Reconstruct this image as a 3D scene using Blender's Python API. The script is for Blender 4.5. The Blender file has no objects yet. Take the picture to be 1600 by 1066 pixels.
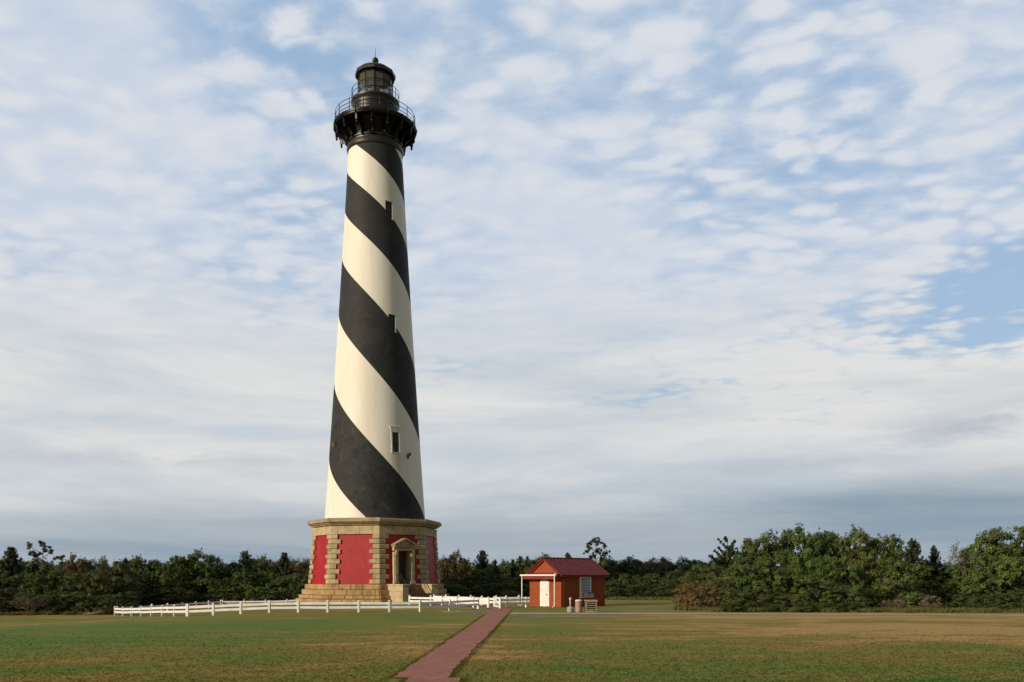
import bpy, math, random
import numpy as np
from mathutils import Vector, Matrix

random.seed(7)
rng = np.random.default_rng(7)
R = math.radians
sc = bpy.context.scene
C = sc.collection
F, H, CXP, HY = 1350.0, 2.4, 800.0, 900.0     # focal length in photo pixels, eye height, centre column, horizon row


def wx(px, Y):
    return (px - CXP) / F * Y


def wz(py, Y):
    return H + (HY - py) / F * Y


LHX, LHY = -13.44, 85.0
SUN_AZ, SUN_EL = R(-144.0), R(20.0)


def smooth(t):
    t = max(0.0, min(1.0, t))
    return t * t * (3 - 2 * t)


def g(x, y):
    """terrain height: level lawn that falls away gently behind and left of the tower"""
    s = max(0.0, min(1.0, (-x - 14 + (y - 60) * 0.40) / 25.0))
    d = math.hypot(x - LHX, y - LHY) / 12.5
    s *= 1 - math.exp(-d ** 4)
    far = smooth((y - 60) / 40.0)
    if y < 40:
        s *= smooth((y - 20) / 25.0)
    return -1.05 * s


# ------------------------------------------------------------------ mesh builder
class MB:
    def __init__(self):
        self.v, self.f, self.m, self.s = [], [], [], []

    def add(self, vs, fs, mat=0, smooth_=False, M=None):
        o = len(self.v)
        if M is not None:
            vs = [tuple(M @ Vector(p)) for p in vs]
        self.v += [tuple(p) for p in vs]
        for q in fs:
            self.f.append(tuple(i + o for i in q))
            self.m.append(mat)
            self.s.append(smooth_)
        return self

    def box(self, c, d, mat=0, rz=0.0, M=None, taper=1.0, bev=0.0):
        x, y, z = d[0] / 2, d[1] / 2, d[2] / 2
        if bev > 0:
            b = min(bev, x * .9, y * .9, z * .9)
            rings = []
            for zz, ins in ((-z, b), (-z + b, 0), (z - b, 0), (z, b)):
                X, Yy = x - ins, y - ins
                rings.append([(-X, -Yy + (b if ins == 0 else 0), zz), (-X + (b if ins == 0 else 0), -Yy, zz),
                              (X - (b if ins == 0 else 0), -Yy, zz), (X, -Yy + (b if ins == 0 else 0), zz),
                              (X, Yy - (b if ins == 0 else 0), zz), (X - (b if ins == 0 else 0), Yy, zz),
                              (-X + (b if ins == 0 else 0), Yy, zz), (-X, Yy - (b if ins == 0 else 0), zz)])
            vs = [p for r in rings for p in r]
            fs = [tuple(reversed(range(8)))] + [tuple(24 + i for i in range(8))]
            for k in range(3):
                for i in range(8):
                    j = (i + 1) % 8
                    fs.append((k * 8 + i, k * 8 + j, k * 8 + 8 + j, k * 8 + 8 + i))
        else:
            t = taper
            vs = [(-x, -y, -z), (x, -y, -z), (x, y, -z), (-x, y, -z),
                  (-x * t, -y * t, z), (x * t, -y * t, z), (x * t, y * t, z), (-x * t, y * t, z)]
            fs = [(3, 2, 1, 0), (4, 5, 6, 7), (0, 1, 5, 4), (1, 2, 6, 5), (2, 3, 7, 6), (3, 0, 4, 7)]
        T = Matrix.Translation(Vector(c)) @ Matrix.Rotation(rz, 4, 'Z')
        if M is not None:
            T = M @ T
        return self.add(vs, fs, mat, False, T)

    def bar(self, a, b, w, h, mat=0):
        """rectangular bar between two points, w sideways, h upwards"""
        a, b = Vector(a), Vector(b)
        d = (b - a)
        L = d.length
        d.normalize()
        up = Vector((0, 0, 1)) if abs(d.z) < .95 else Vector((0, 1, 0))
        s = d.cross(up).normalized()
        u = s.cross(d)
        vs = []
        for p in (a, b):
            for i, j in ((-1, -1), (1, -1), (1, 1), (-1, 1)):
                vs.append(p + s * (i * w / 2) + u * (j * h / 2))
        return self.add(vs, [(0, 1, 2, 3), (7, 6, 5, 4), (0, 4, 5, 1), (1, 5, 6, 2), (2, 6, 7, 3), (3, 7, 4, 0)], mat)

    def tube(self, pts, rad, n=8, mat=0, cap=True, closed=False):
        pts = [Vector(p) for p in pts]
        if not hasattr(rad, '__len__'):
            rad = [rad] * len(pts)
        vs = []
        N = len(pts)
        for i, p in enumerate(pts):
            if closed:
                d = pts[(i + 1) % N] - pts[i - 1]
            else:
                d = pts[min(i + 1, N - 1)] - pts[max(i - 1, 0)]
            d.normalize()
            up = Vector((0, 0, 1)) if abs(d.z) < .9 else Vector((1, 0, 0))
            s = d.cross(up).normalized()
            u = s.cross(d)
            for k in range(n):
                a = 2 * math.pi * k / n
                vs.append(p + s * (math.cos(a) * rad[i]) + u * (math.sin(a) * rad[i]))
        fs = []
        for i in range(N if closed else N - 1):
            for k in range(n):
                i2 = (i + 1) % N
                fs.append((i * n + k, i * n + (k + 1) % n, i2 * n + (k + 1) % n, i2 * n + k))
        if cap and not closed:
            fs.append(tuple(reversed(range(n))))
            fs.append(tuple((N - 1) * n + k for k in range(n)))
        return self.add(vs, fs, mat, n > 4)

    def lathe(self, prof, n=64, mat=0, smooth_=True, a0=0.0, close=False, sharp=True):
        """prof: list of (r, z); each segment gets its own rings so profile edges stay crisp"""
        P = list(prof)
        if close:
            P.append(P[0])
        for (r0, z0), (r1, z1) in zip(P[:-1], P[1:]):
            vs, fs = [], []
            for r, z in ((r0, z0), (r1, z1)):
                for k in range(n):
                    a = a0 + 2 * math.pi * k / n
                    vs.append((r * math.cos(a), r * math.sin(a), z))
            for k in range(n):
                j = (k + 1) % n
                if r0 < 1e-6:
                    fs.append((k, n + j, n + k))
                elif r1 < 1e-6:
                    fs.append((k, j, n + k))
                else:
                    fs.append((k, j, n + j, n + k))
            self.add(vs, fs, mat, smooth_)
        return self

    def prism(self, poly, z0, z1, mat=0, M=None, top_scale=1.0):
        n = len(poly)
        vs = [(x, y, z0) for x, y in poly] + [(x * top_scale, y * top_scale, z1) for x, y in poly]
        fs = [tuple(reversed(range(n))), tuple(range(n, 2 * n))]
        fs += [(i, (i + 1) % n, n + (i + 1) % n, n + i) for i in range(n)]
        return self.add(vs, fs, mat, False, M)

    def build(self, name, mats, parent=None, loc=None):
        me = bpy.data.meshes.new(name)
        me.from_pydata(self.v, [], self.f)
        if not isinstance(mats, (list, tuple)):
            mats = [mats]
        for m in mats:
            me.materials.append(m)
        me.polygons.foreach_set('material_index', self.m)
        me.polygons.foreach_set('use_smooth', self.s)
        me.update()
        o = bpy.data.objects.new(name, me)
        C.objects.link(o)
        if parent:
            o.parent = parent
        if loc:
            o.location = loc
        return o


def empty(name, loc=(0, 0, 0), rz=0.0):
    o = bpy.data.objects.new(name, None)
    o.empty_display_size = .5
    C.objects.link(o)
    o.location = loc
    o.rotation_euler = (0, 0, rz)
    return o


def tag(o, label=None, cat=None, group=None, kind=None):
    if label:
        o['label'] = label
    if cat:
        o['category'] = cat
    if group:
        o['group'] = group
    if kind:
        o['kind'] = kind
    return o


# ------------------------------------------------------------------ materials
class NT:
    """small helper over a node tree"""

    def __init__(self, tree):
        self.t = tree

    def n(self, typ, **kw):
        nd = self.t.nodes.new(typ)
        for k, v in kw.items():
            setattr(nd, k, v)
        return nd

    def l(self, a, b):
        self.t.links.new(a, b)

    def val(self, sock, v):
        if hasattr(v, 'is_output') or isinstance(v, bpy.types.NodeSocket):
            self.l(v, sock)
        else:
            sock.default_value = v

    def math(self, op, a, b=None, c=None, clamp=False):
        nd = self.n('ShaderNodeMath', operation=op)
        nd.use_clamp = clamp
        self.val(nd.inputs[0], a)
        if b is not None:
            self.val(nd.inputs[1], b)
        if c is not None:
            self.val(nd.inputs[2], c)
        return nd.outputs[0]

    def mix(self, f, a, b, blend='MIX'):
        nd = self.n('ShaderNodeMix', data_type='RGBA', blend_type=blend)
        self.val(nd.inputs[0], f)
        self.val(nd.inputs[6], a if not isinstance(a, tuple) else (*a[:3], 1))
        self.val(nd.inputs[7], b if not isinstance(b, tuple) else (*b[:3], 1))
        return nd.outputs[2]

    def noise(self, vec, scale, detail=4, rough=.55, dist=0.0):
        nd = self.n('ShaderNodeTexNoise')
        nd.inputs['Scale'].default_value = scale
        nd.inputs['Detail'].default_value = detail
        nd.inputs['Roughness'].default_value = rough
        nd.inputs['Distortion'].default_value = dist
        if vec is not None:
            self.l(vec, nd.inputs['Vector'])
        return nd.outputs['Fac']

    def mapping(self, vec, scale=(1, 1, 1), loc=(0, 0, 0), rot=(0, 0, 0)):
        nd = self.n('ShaderNodeMapping')
        nd.inputs['Scale'].default_value = scale
        nd.inputs['Location'].default_value = loc
        nd.inputs['Rotation'].default_value = rot
        self.l(vec, nd.inputs['Vector'])
        return nd.outputs[0]

    def ramp(self, f, stops, interp='LINEAR'):
        nd = self.n('ShaderNodeValToRGB')
        cr = nd.color_ramp
        cr.interpolation = interp
        while len(cr.elements) < len(stops):
            cr.elements.new(.5)
        for e, (p, c) in zip(cr.elements, stops):
            e.position = p
            e.color = (*c[:3], 1) if isinstance(c, tuple) else (c, c, c, 1)
        self.l(f, nd.inputs[0])
        return nd.outputs[0]

    def rng(self, v, a, b, c=0.0, d=1.0, mode='SMOOTHSTEP'):
        nd = self.n('ShaderNodeMapRange', interpolation_type=mode)
        self.val(nd.inputs[0], v)
        for i, x in enumerate((a, b, c, d)):
            nd.inputs[i + 1].default_value = x
        return nd.outputs[0]


def new_mat(name):
    m = bpy.data.materials.new(name)
    m.use_nodes = True
    nt = NT(m.node_tree)
    b = m.node_tree.nodes['Principled BSDF']
    return m, nt, b


def mat(name, col, rough=.6, metal=0.0, var=.18, scale=2.0, bump=0.0, bscale=20.0, col2=None, spec=.5, stretch=(1, 1, 1)):
    m, nt, b = new_mat(name)
    tc = nt.n('ShaderNodeTexCoord').outputs['Object']
    v = nt.mapping(tc, stretch)
    f = nt.rng(nt.noise(v, scale, 6, .6), .3, .7)
    c2 = col2 or tuple(max(0, x * (1 - var)) for x in col)
    c1 = col if col2 else tuple(min(1, x * (1 + var * .6)) for x in col)
    nt.l(nt.mix(f, c1, c2), b.inputs['Base Color'])
    b.inputs['Roughness'].default_value = rough
    b.inputs['Metallic'].default_value = metal
    b.inputs['Specular IOR Level'].default_value = spec
    if bump:
        bp = nt.n('ShaderNodeBump')
        bp.inputs['Strength'].default_value = bump
        bp.inputs['Distance'].default_value = .05
        nt.l(nt.noise(v, bscale, 5, .6), bp.inputs['Height'])
        nt.l(bp.outputs[0], b.inputs['Normal'])
    return m


M = {}
M['white_fence'] = mat('white_fence', (.80, .79, .77), .45, var=.12, scale=2.2)
M['white_paint'] = mat('white_paint', (.80, .79, .75), .45, var=.08, scale=3)
M['black_iron'] = mat('black_iron', (.009, .0085, .008), .42, var=.5, scale=3, bump=.15, bscale=8, spec=.5)
M['gallery_black'] = mat('gallery_black', (.0075, .007, .0065), .36, var=.5, scale=2.5, bump=.2, bscale=5, spec=.22)
M['iron_brown'] = mat('iron_brown', (.017, .0145, .0125), .42, var=.4, scale=2.2, bump=.1, bscale=6)
M['rail_iron'] = mat('rail_iron', (.011, .011, .011), .45, var=.3)
M['dark_pane'] = mat('dark_pane', (.012, .012, .014), .15, var=.3)
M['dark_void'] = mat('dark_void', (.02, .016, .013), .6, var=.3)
M['door_green'] = mat('door_green', (.035, .055, .055), .45, var=.4, scale=3)
M['transom_red'] = mat('transom_red', (.16, .02, .02), .5, var=.3)
M['sash_brown'] = mat('sash_brown', (.06, .022, .016), .5, var=.3)
M['roof_red'] = mat('roof_red', (.120, .019, .021), .5, spec=.25, var=.30, scale=1.6, stretch=(1, 3, 1))
M['fascia_red'] = mat('fascia_red', (.25, .032, .021), .55, spec=.2, var=.2)
M['fascia_orange'] = mat('fascia_orange', (.28, .055, .025), .55, spec=.2, var=.2)
M['louver_grey'] = mat('louver_grey', (.62, .64, .63), .5, var=.15)
M['panel_grey'] = mat('panel_grey', (.48, .50, .50), .5, var=.12)
M['plastic_dark'] = mat('plastic_dark', (.06, .055, .055), .5, var=.2)
M['can_tan'] = mat('can_tan', (.42, .31, .21), .6, var=.25, scale=4, stretch=(1, 1, .3))
M['lid_cream'] = mat('lid_cream', (.70, .66, .52), .45, var=.12)
M['concrete_grey'] = mat('concrete_grey', (.34, .32, .30), .8, var=.3, scale=8, bump=.3, bscale=30)
M['weathered_wood'] = mat('weathered_wood', (.33, .25, .165), .75, var=.35, scale=5, stretch=(.4, 3, 6), bump=.2)
M['bark'] = mat('bark', (.10, .075, .055), .85, var=.45, scale=6, stretch=(1, 1, .3), bump=.5, bscale=10)
M['grey_twig'] = mat('grey_twig', (.145, .105, .070), .8, var=.35, scale=3)


def stone_mat(name, a, b_, dark, block=None):
    m, nt, b = new_mat(name)
    tc = nt.n('ShaderNodeTexCoord').outputs['Object']
    big = nt.rng(nt.noise(tc, .9, 5, .6), .32, .68)
    fine = nt.rng(nt.noise(tc, 9, 6, .65), .3, .75)
    streak = nt.rng(nt.noise(nt.mapping(tc, (2.2, 2.2, .25)), 1.2, 5, .6), .47, .74)
    c = nt.mix(big, a, b_)
    c = nt.mix(nt.math('MULTIPLY', fine, .35), c, tuple(x * .55 for x in b_))
    c = nt.mix(nt.math('MULTIPLY', streak, .75), c, dark)
    # block to block variation
    vo = nt.n('ShaderNodeTexVoronoi')
    vo.inputs['Scale'].default_value = 1.3
    nt.l(nt.mapping(tc, (1.3, 1.3, 2.16)), vo.inputs['Vector'])
    sep = nt.n('ShaderNodeSeparateColor')
    nt.l(vo.outputs['Color'], sep.inputs[0])
    c = nt.mix(nt.math('MULTIPLY', sep.outputs[0], .45), c, tuple(x * 1.3 for x in a))
    nt.l(c, b.inputs['Base Color'])
    b.inputs['Roughness'].default_value = .9
    b.inputs['Specular IOR Level'].default_value = .15
    bp = nt.n('ShaderNodeBump')
    bp.inputs['Strength'].default_value = .8
    bp.inputs['Distance'].default_value = .06
    nt.l(nt.noise(tc, 6, 6, .65), bp.inputs['Height'])
    nt.l(bp.outputs[0], b.inputs['Normal'])
    return m


M['stone'] = stone_mat('stone', (.47, .37, .225), (.33, .255, .155), (.115, .092, .06))
M['plinth_stone'] = stone_mat('plinth_stone', (.45, .30, .15), (.31, .205, .10), (.11, .075, .045))
M['cornice_stone'] = stone_mat('cornice_stone', (.40, .315, .195), (.29, .225, .14), (.105, .083, .055))
M['pale_stone'] = stone_mat('pale_stone', (.50, .405, .255), (.41, .32, .195), (.22, .17, .105))
M['stair_stone'] = stone_mat('stair_stone', (.26, .16, .10), (.20, .125, .08), (.10, .07, .05))


def red_wall():
    m, nt, b = new_mat('red_panel_paint')
    tc = nt.n('ShaderNodeTexCoord').outputs['Object']
    n1 = nt.rng(nt.noise(tc, .8, 5, .6), .3, .7)
    st = nt.rng(nt.noise(nt.mapping(tc, (1.5, 1.5, .3)), 1.1, 4, .6), .5, .75)
    c = nt.mix(n1, (.385, .014, .019), (.295, .011, .015))
    c = nt.mix(nt.math('MULTIPLY', st, .30), c, (.43, .075, .07))
    nt.l(c, b.inputs['Base Color'])
    b.inputs['Roughness'].default_value = .5
    b.inputs['Specular IOR Level'].default_value = .28
    bp = nt.n('ShaderNodeBump')
    bp.inputs['Strength'].default_value = .12
    nt.l(nt.noise(tc, 14, 4, .6), bp.inputs['Height'])
    nt.l(bp.outputs[0], b.inputs['Normal'])
    return m


M['red_wall'] = red_wall()


def tower_white():
    m, nt, b = new_mat('tower_white_paint')
    tc = nt.n('ShaderNodeTexCoord').outputs['Object']
    n1 = nt.rng(nt.noise(nt.mapping(tc, (.5, .5, .12)), 1.0, 5, .6), .35, .7)
    n2 = nt.rng(nt.noise(nt.mapping(tc, (1.4, 1.4, .12)), 1.6, 7, .68), .53, .75)
    c = nt.mix(n1, (.80, .775, .70), (.73, .69, .59))
    c = nt.mix(nt.math('MULTIPLY', n2, .38), c, (.52, .45, .31))
    # run-off stain below the lowest window (on the door side of the tower)
    sx = nt.n('ShaderNodeSeparateXYZ')
    nt.l(tc, sx.inputs[0])
    wob = nt.math('MULTIPLY_ADD', nt.noise(tc, 3, 4), .7, -.35)
    dx = nt.math('ABSOLUTE', nt.math('ADD', sx.outputs[0], wob))
    s = nt.math('MULTIPLY', nt.rng(dx, .15, .75, 1, 0), nt.rng(sx.outputs[2], 11.2, 13.4, 0, 1))
    s = nt.math('MULTIPLY', s, nt.rng(sx.outputs[2], 14.1, 13.8, 0, 1))
    s = nt.math('MULTIPLY', s, nt.math('LESS_THAN', sx.outputs[1], 0.0))
    c = nt.mix(nt.math('MULTIPLY', s, .45), c, (.48, .40, .20))
    nt.l(c, b.inputs['Base Color'])
    b.inputs['Roughness'].default_value = .6
    bp = nt.n('ShaderNodeBump')
    bp.inputs['Strength'].default_value = .10
    nt.l(nt.noise(tc, 2.2, 6, .6), bp.inputs['Height'])
    nt.l(bp.outputs[0], b.inputs['Normal'])
    return m


def tower_black():
    m, nt, b = new_mat('tower_black_paint')
    tc = nt.n('ShaderNodeTexCoord').outputs['Object']
    n1 = nt.rng(nt.noise(tc, .55, 6, .62), .35, .7)
    n2 = nt.rng(nt.noise(tc, 1.3, 8, .68, .8), .52, .66)
    sx = nt.n('ShaderNodeSeparateXYZ')
    nt.l(tc, sx.inputs[0])
    low = nt.rng(sx.outputs[2], 34, 14, .25, 1.0)
    c = nt.mix(n1, (.022, .0235, .0245), (.032, .0335, .034))
    c = nt.mix(nt.math('MULTIPLY', nt.math('MULTIPLY', n2, .75), low), c, (.007, .007, .007))
    n3 = nt.rng(nt.noise(nt.mapping(tc, (1, 1, 1), (7, 3, 1)), .9, 8, .7, .5), .53, .68)
    c = nt.mix(nt.math('MULTIPLY', nt.math('MULTIPLY', n3, .5), low), c, (.080, .076, .068))
    nt.l(c, b.inputs['Base Color'])
    b.inputs['Roughness'].default_value = .7
    b.inputs['Specular IOR Level'].default_value = .25
    bp = nt.n('ShaderNodeBump')
    bp.inputs['Strength'].default_value = .10
    nt.l(nt.noise(tc, 2.2, 6, .6), bp.inputs['Height'])
    nt.l(bp.outputs[0], b.inputs['Normal'])
    return m


M['tower_white'] = tower_white()
M['tower_black'] = tower_black()
M['rust'] = mat('rust_patch', (.20, .075, .04), .8, var=.4, scale=6)


def brick_mat(name, c1, c2, mortar, scale, wall=True, bw=.22, bh=.075, tone=None, mfac=.012):
    m, nt, b = new_mat(name)
    tc = nt.n('ShaderNodeTexCoord').outputs['Object']
    if wall:
        sx = nt.n('ShaderNodeSeparateXYZ')
        nt.l(tc, sx.inputs[0])
        cb = nt.n('ShaderNodeCombineXYZ')
        nt.l(nt.math('ADD', sx.outputs[0], sx.outputs[1]), cb.inputs[0])
        nt.l(sx.outputs[2], cb.inputs[1])
        v = cb.outputs[0]
    else:
        v = tc
    br = nt.n('ShaderNodeTexBrick')
    br.inputs['Color1'].default_value = (*c1, 1)
    br.inputs['Color2'].default_value = (*c2, 1)
    br.inputs['Mortar'].default_value = (*mortar, 1)
    br.inputs['Scale'].default_value = scale
    br.inputs['Mortar Size'].default_value = mfac
    br.inputs['Brick Width'].default_value = bw
    br.inputs['Row Height'].default_value = bh
    nt.l(v, br.inputs['Vector'])
    big = nt.rng(nt.noise(tc, .7, 5, .6), .3, .7)
    fine = nt.rng(nt.noise(nt.mapping(tc, (1, 1, 2.5)), 3.5, 6, .7), .45, .75)
    c = nt.mix(nt.math('MULTIPLY', big, .45), br.outputs['Color'], tone or tuple(x * .5 for x in c1))
    c = nt.mix(nt.math('MULTIPLY', fine, .35), c, tuple(x * 1.35 for x in c1))
    nt.l(c, b.inputs['Base Color'])
    b.inputs['Roughness'].default_value = .85
    b.inputs['Specular IOR Level'].default_value = .12
    bp = nt.n('ShaderNodeBump')
    bp.inputs['Strength'].default_value = .4
    bp.inputs['Distance'].default_value = .02
    nt.l(br.outputs['Fac'], bp.inputs['Height'])
    bp.invert = True
    nt.l(bp.outputs[0], b.inputs['Normal'])
    return m


M['shed_brick'] = brick_mat('shed_brick', (.38, .082, .026), (.22, .038, .016), (.33, .12, .06), 1.0)
M['path_brick'] = brick_mat('path_brick', (.42, .175, .130), (.33, .120, .092), (.20, .12, .09), 1.0, wall=False, bw=.21, bh=.11, mfac=.016)


def grass_nodes(nt):
    """lawn colour from the position on the ground: green, olive, brown and straw patches"""
    pos = nt.n('ShaderNodeNewGeometry').outputs['Position']
    sx = nt.n('ShaderNodeSeparateXYZ')
    nt.l(pos, sx.inputs[0])
    x, y = sx.outputs[0], sx.outputs[1]
    A = nt.noise(nt.mapping(pos, (.045, .11, 0)), 1.0, 5, .6, .4)
    B = nt.noise(nt.mapping(pos, (.22, .50, 0), (5, 2, 0)), 1.0, 6, .62, .3)
    Cn = nt.noise(nt.mapping(pos, (1.6, 2.6, 0)), 1.0, 6, .68)
    D = nt.noise(nt.mapping(pos, (9, 14, 0)), 1.0, 4, .7)
    d = nt.math('MULTIPLY_ADD', A, .75, -.145)
    d = nt.math('MULTIPLY_ADD', B, .85, nt.math('SUBTRACT', d, .15))
    d = nt.math('MULTIPLY_ADD', Cn, .40, d)
    d = nt.math('MULTIPLY_ADD', D, .26, d)

    def blob(cx, cy, rx, ry, amt):
        dx = nt.math('MULTIPLY', nt.math('SUBTRACT', x, cx), 1 / rx)
        dy = nt.math('MULTIPLY', nt.math('SUBTRACT', y, cy), 1 / ry)
        r2 = nt.math('ADD', nt.math('MULTIPLY', dx, dx), nt.math('MULTIPLY', dy, dy))
        return nt.math('MULTIPLY', nt.math('EXPONENT', nt.math('MULTIPLY', r2, -1.0)), amt)
    for bl in ((19, 40, 13, 9, .19), (27, 34, 14, 6, .17), (20, 51, 22, 4, .15), (7.5, 38, 5, 5, .07), (-4, 34, 2.5, 12, .07), (-1, 27, 1.2, 9, .10),
               (-14, 41, 9, 9, -.17), (-22, 33, 9, 6, -.12), (4, 24, 6, 4, -.08), (4, 40, 5, 6, -.07), (11, 22, 8, 3, -.05),
               (-22, 50, 14, 4, .02), (11, 62, 8, 3.5, -.06), (16, 76, 14, 6, -.06), (-7, 27, 4, 5, .07), (-17, 26, 8, 5, -.04), (-3.5, 46, 1.6, 8, .05)):
        d = nt.math('ADD', d, blob(*bl))
    return pos, d, D, Cn


def grass_mat(name, gain=1.0, up=False):
    m, nt, b = new_mat(name)
    pos, d, D, Cn = grass_nodes(nt)
    G = lambda c: tuple(v * gain for v in c)
    col = nt.ramp(d, [(.62, G((.094, .172, .027))), (.77, G((.150, .178, .028))), (.89, G((.220, .172, .036))),
                      (.98, G((.325, .210, .056))), (1.0, G((.40, .265, .09)))])
    col2 = nt.mix(nt.rng(D, .35, .7), col, nt.mix(.20, col, (.03, .028, .006)))
    nt.l(col2, b.inputs['Base Color'])
    b.inputs['Roughness'].default_value = .9
    b.inputs['Specular IOR Level'].default_value = .12
    bp = nt.n('ShaderNodeBump')
    bp.inputs['Strength'].default_value = .35
    bp.inputs['Distance'].default_value = .04
    nt.l(D, bp.inputs['Height'])
    nt.l(bp.outputs[0], b.inputs['Normal'])
    if up:
        # blades shade with mostly upward normals, as a mown sward does
        gn = nt.n('ShaderNodeNewGeometry').outputs['Normal']
        sc_ = nt.n('ShaderNodeVectorMath', operation='SCALE')
        nt.l(gn, sc_.inputs[0])
        sc_.inputs['Scale'].default_value = .35
        ad = nt.n('ShaderNodeVectorMath', operation='ADD')
        nt.l(sc_.outputs[0], ad.inputs[0])
        ad.inputs[1].default_value = (0, 0, 1)
        no = nt.n('ShaderNodeVectorMath', operation='NORMALIZE')
        nt.l(ad.outputs[0], no.inputs[0])
        nt.l(no.outputs[0], b.inputs['Normal'])
        tr = nt.n('ShaderNodeBsdfTranslucent')
        nt.l(col2, tr.inputs['Color'])
        mx = nt.n('ShaderNodeMixShader')
        mx.inputs[0].default_value = .5
        nt.l(b.outputs[0], mx.inputs[1])
        nt.l(tr.outputs[0], mx.inputs[2])
        out = [n for n in m.node_tree.nodes if n.type == 'OUTPUT_MATERIAL'][0]
        nt.l(mx.outputs[0], out.inputs[0])
    return m


M['lawn'] = grass_mat('lawn', 1.0)
M['blade'] = grass_mat('grass_blade', 1.08, True)
M['tall_blade'] = mat('tall_blade', (.16, .14, .045), .8, var=.5, scale=1.2, col2=(.085, .10, .03), spec=.1)


def leaf_mat():
    m, nt, b = new_mat('leaf')
    oi = nt.n('ShaderNodeObjectInfo')
    at = nt.n('ShaderNodeAttribute', attribute_name='tint')
    hs = nt.n('ShaderNodeHueSaturation')
    nt.l(oi.outputs['Color'], hs.inputs['Color'])
    nt.l(nt.math('MULTIPLY_ADD', at.outputs['Fac'], 1.0, .5), hs.inputs['Value'])
    nt.l(nt.math('MULTIPLY_ADD', at.outputs['Fac'], -.05, .525), hs.inputs['Hue'])
    nt.l(hs.outputs[0], b.inputs['Base Color'])
    b.inputs['Roughness'].default_value = .6
    b.inputs['Specular IOR Level'].default_value = .12
    tr = nt.n('ShaderNodeBsdfTranslucent')
    nt.l(hs.outputs[0], tr.inputs['Color'])
    mx = nt.n('ShaderNodeMixShader')
    mx.inputs[0].default_value = .28
    nt.l(b.outputs[0], mx.inputs[1])
    nt.l(tr.outputs[0], mx.inputs[2])
    out = [n for n in m.node_tree.nodes if n.type == 'OUTPUT_MATERIAL'][0]
    nt.l(mx.outputs[0], out.inputs[0])
    return m


M['leaf'] = leaf_mat()


def glass_mat():
    m, nt, b = new_mat('lantern_glass')
    b.inputs['Base Color'].default_value = (.17, .175, .16, 1)
    b.inputs['Roughness'].default_value = .12
    tr = nt.n('ShaderNodeBsdfTransparent')
    tr.inputs[0].default_value = (.80, .82, .78, 1)
    mx = nt.n('ShaderNodeMixShader')
    mx.inputs[0].default_value = .45
    nt.l(tr.outputs[0], mx.inputs[1])
    nt.l(b.outputs[0], mx.inputs[2])
    out = [n for n in m.node_tree.nodes if n.type == 'OUTPUT_MATERIAL'][0]
    nt.l(mx.outputs[0], out.inputs[0])
    return m


M['glass'] = glass_mat()
M['road_tan'] = mat('road_tan', (.37, .285, .175), .9, var=.25, scale=.8, bump=.2, bscale=20)
M['gravel'] = mat('gravel', (.17, .15, .12), .9, var=.4, scale=2, bump=.5, bscale=25)
M['sand'] = mat('sand', (.30, .24, .13), .9, var=.3, scale=1.5)

# ------------------------------------------------------------------ world: sky with a broken cloud sheet
world = bpy.data.worlds.new('World')
sc.world = world
world.use_nodes = True
wt = world.node_tree
for n in list(wt.nodes):
    wt.nodes.remove(n)
W = NT(wt)
STR = .10
sky = W.n('ShaderNodeTexSky')
sky.sky_type = 'NISHITA'
sky.sun_disc = False
sky.sun_elevation = SUN_EL
sky.sun_rotation = math.pi / 2 - SUN_AZ
sky.altitude = 0
sky.air_density = 1.0
sky.dust_density = 1.5
tc = W.n('ShaderNodeTexCoord').outputs['Generated']
sx = W.n('ShaderNodeSeparateXYZ')
W.l(tc, sx.inputs[0])
dx, dy, dz = sx.outputs
az = W.math('ARCTAN2', dx, dy)
el = W.math('ARCSINE', W.math('MINIMUM', W.math('MAXIMUM', dz, -1.0), 1.0))
zc = W.math('ADD', W.math('MAXIMUM', dz, 0.0), .10)
cb = W.n('ShaderNodeCombineXYZ')
W.l(W.math('DIVIDE', dx, zc), cb.inputs[0])
W.l(W.math('DIVIDE', dy, zc), cb.inputs[1])
plane = cb.outputs[0]
ca = W.n('ShaderNodeCombineXYZ')
W.l(az, ca.inputs[0])
W.l(el, ca.inputs[1])
ang = ca.outputs[0]


def c10(c):
    return tuple(v / STR for v in c)


def blob(a, e, ra, re, amt, tilt=0.0):
    da = W.math('SUBTRACT', az, a)
    de = W.math('SUBTRACT', el, e)
    ct, st = math.cos(tilt), math.sin(tilt)
    p = W.math('MULTIPLY', W.math('ADD', W.math('MULTIPLY', da, ct), W.math('MULTIPLY', de, st)), 1 / ra)
    q = W.math('MULTIPLY', W.math('ADD', W.math('MULTIPLY', da, -st), W.math('MULTIPLY', de, ct)), 1 / re)
    r2 = W.math('ADD', W.math('MULTIPLY', p, p), W.math('MULTIPLY', q, q))
    return W.math('MULTIPLY', W.math('EXPONENT', W.math('MULTIPLY', r2, -1.0)), amt)


prot = W.mapping(plane, (1, 1, 1), (0, 0, 0), (0, 0, R(14)))
puff = W.noise(W.mapping(prot, (1.0, 1.3, 1)), 7.5, 8, .60, .2)
puff2 = W.noise(W.mapping(prot, (1.0, 1.6, 1), (3.1, 1.7, 0)), 1.9, 5, .55, .3)
big = W.noise(W.mapping(plane, (.35, .5, 1), (1.3, 4.2, 0)), 1.0, 4, .55, .2)
streak = W.noise(W.mapping(ang, (2.2, 13.0, 1), (.4, .2, 0), (0, 0, R(-4))), 1.0, 6, .58, .35)
warp = W.n('ShaderNodeTexNoise')
warp.inputs['Scale'].default_value = 3.2
warp.inputs['Detail'].default_value = 5
W.l(prot, warp.inputs['Vector'])
wv = W.n('ShaderNodeVectorMath', operation='SCALE')
W.l(warp.outputs['Color'], wv.inputs[0])
wv.inputs['Scale'].default_value = .34
wa = W.n('ShaderNodeVectorMath', operation='ADD')
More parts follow.
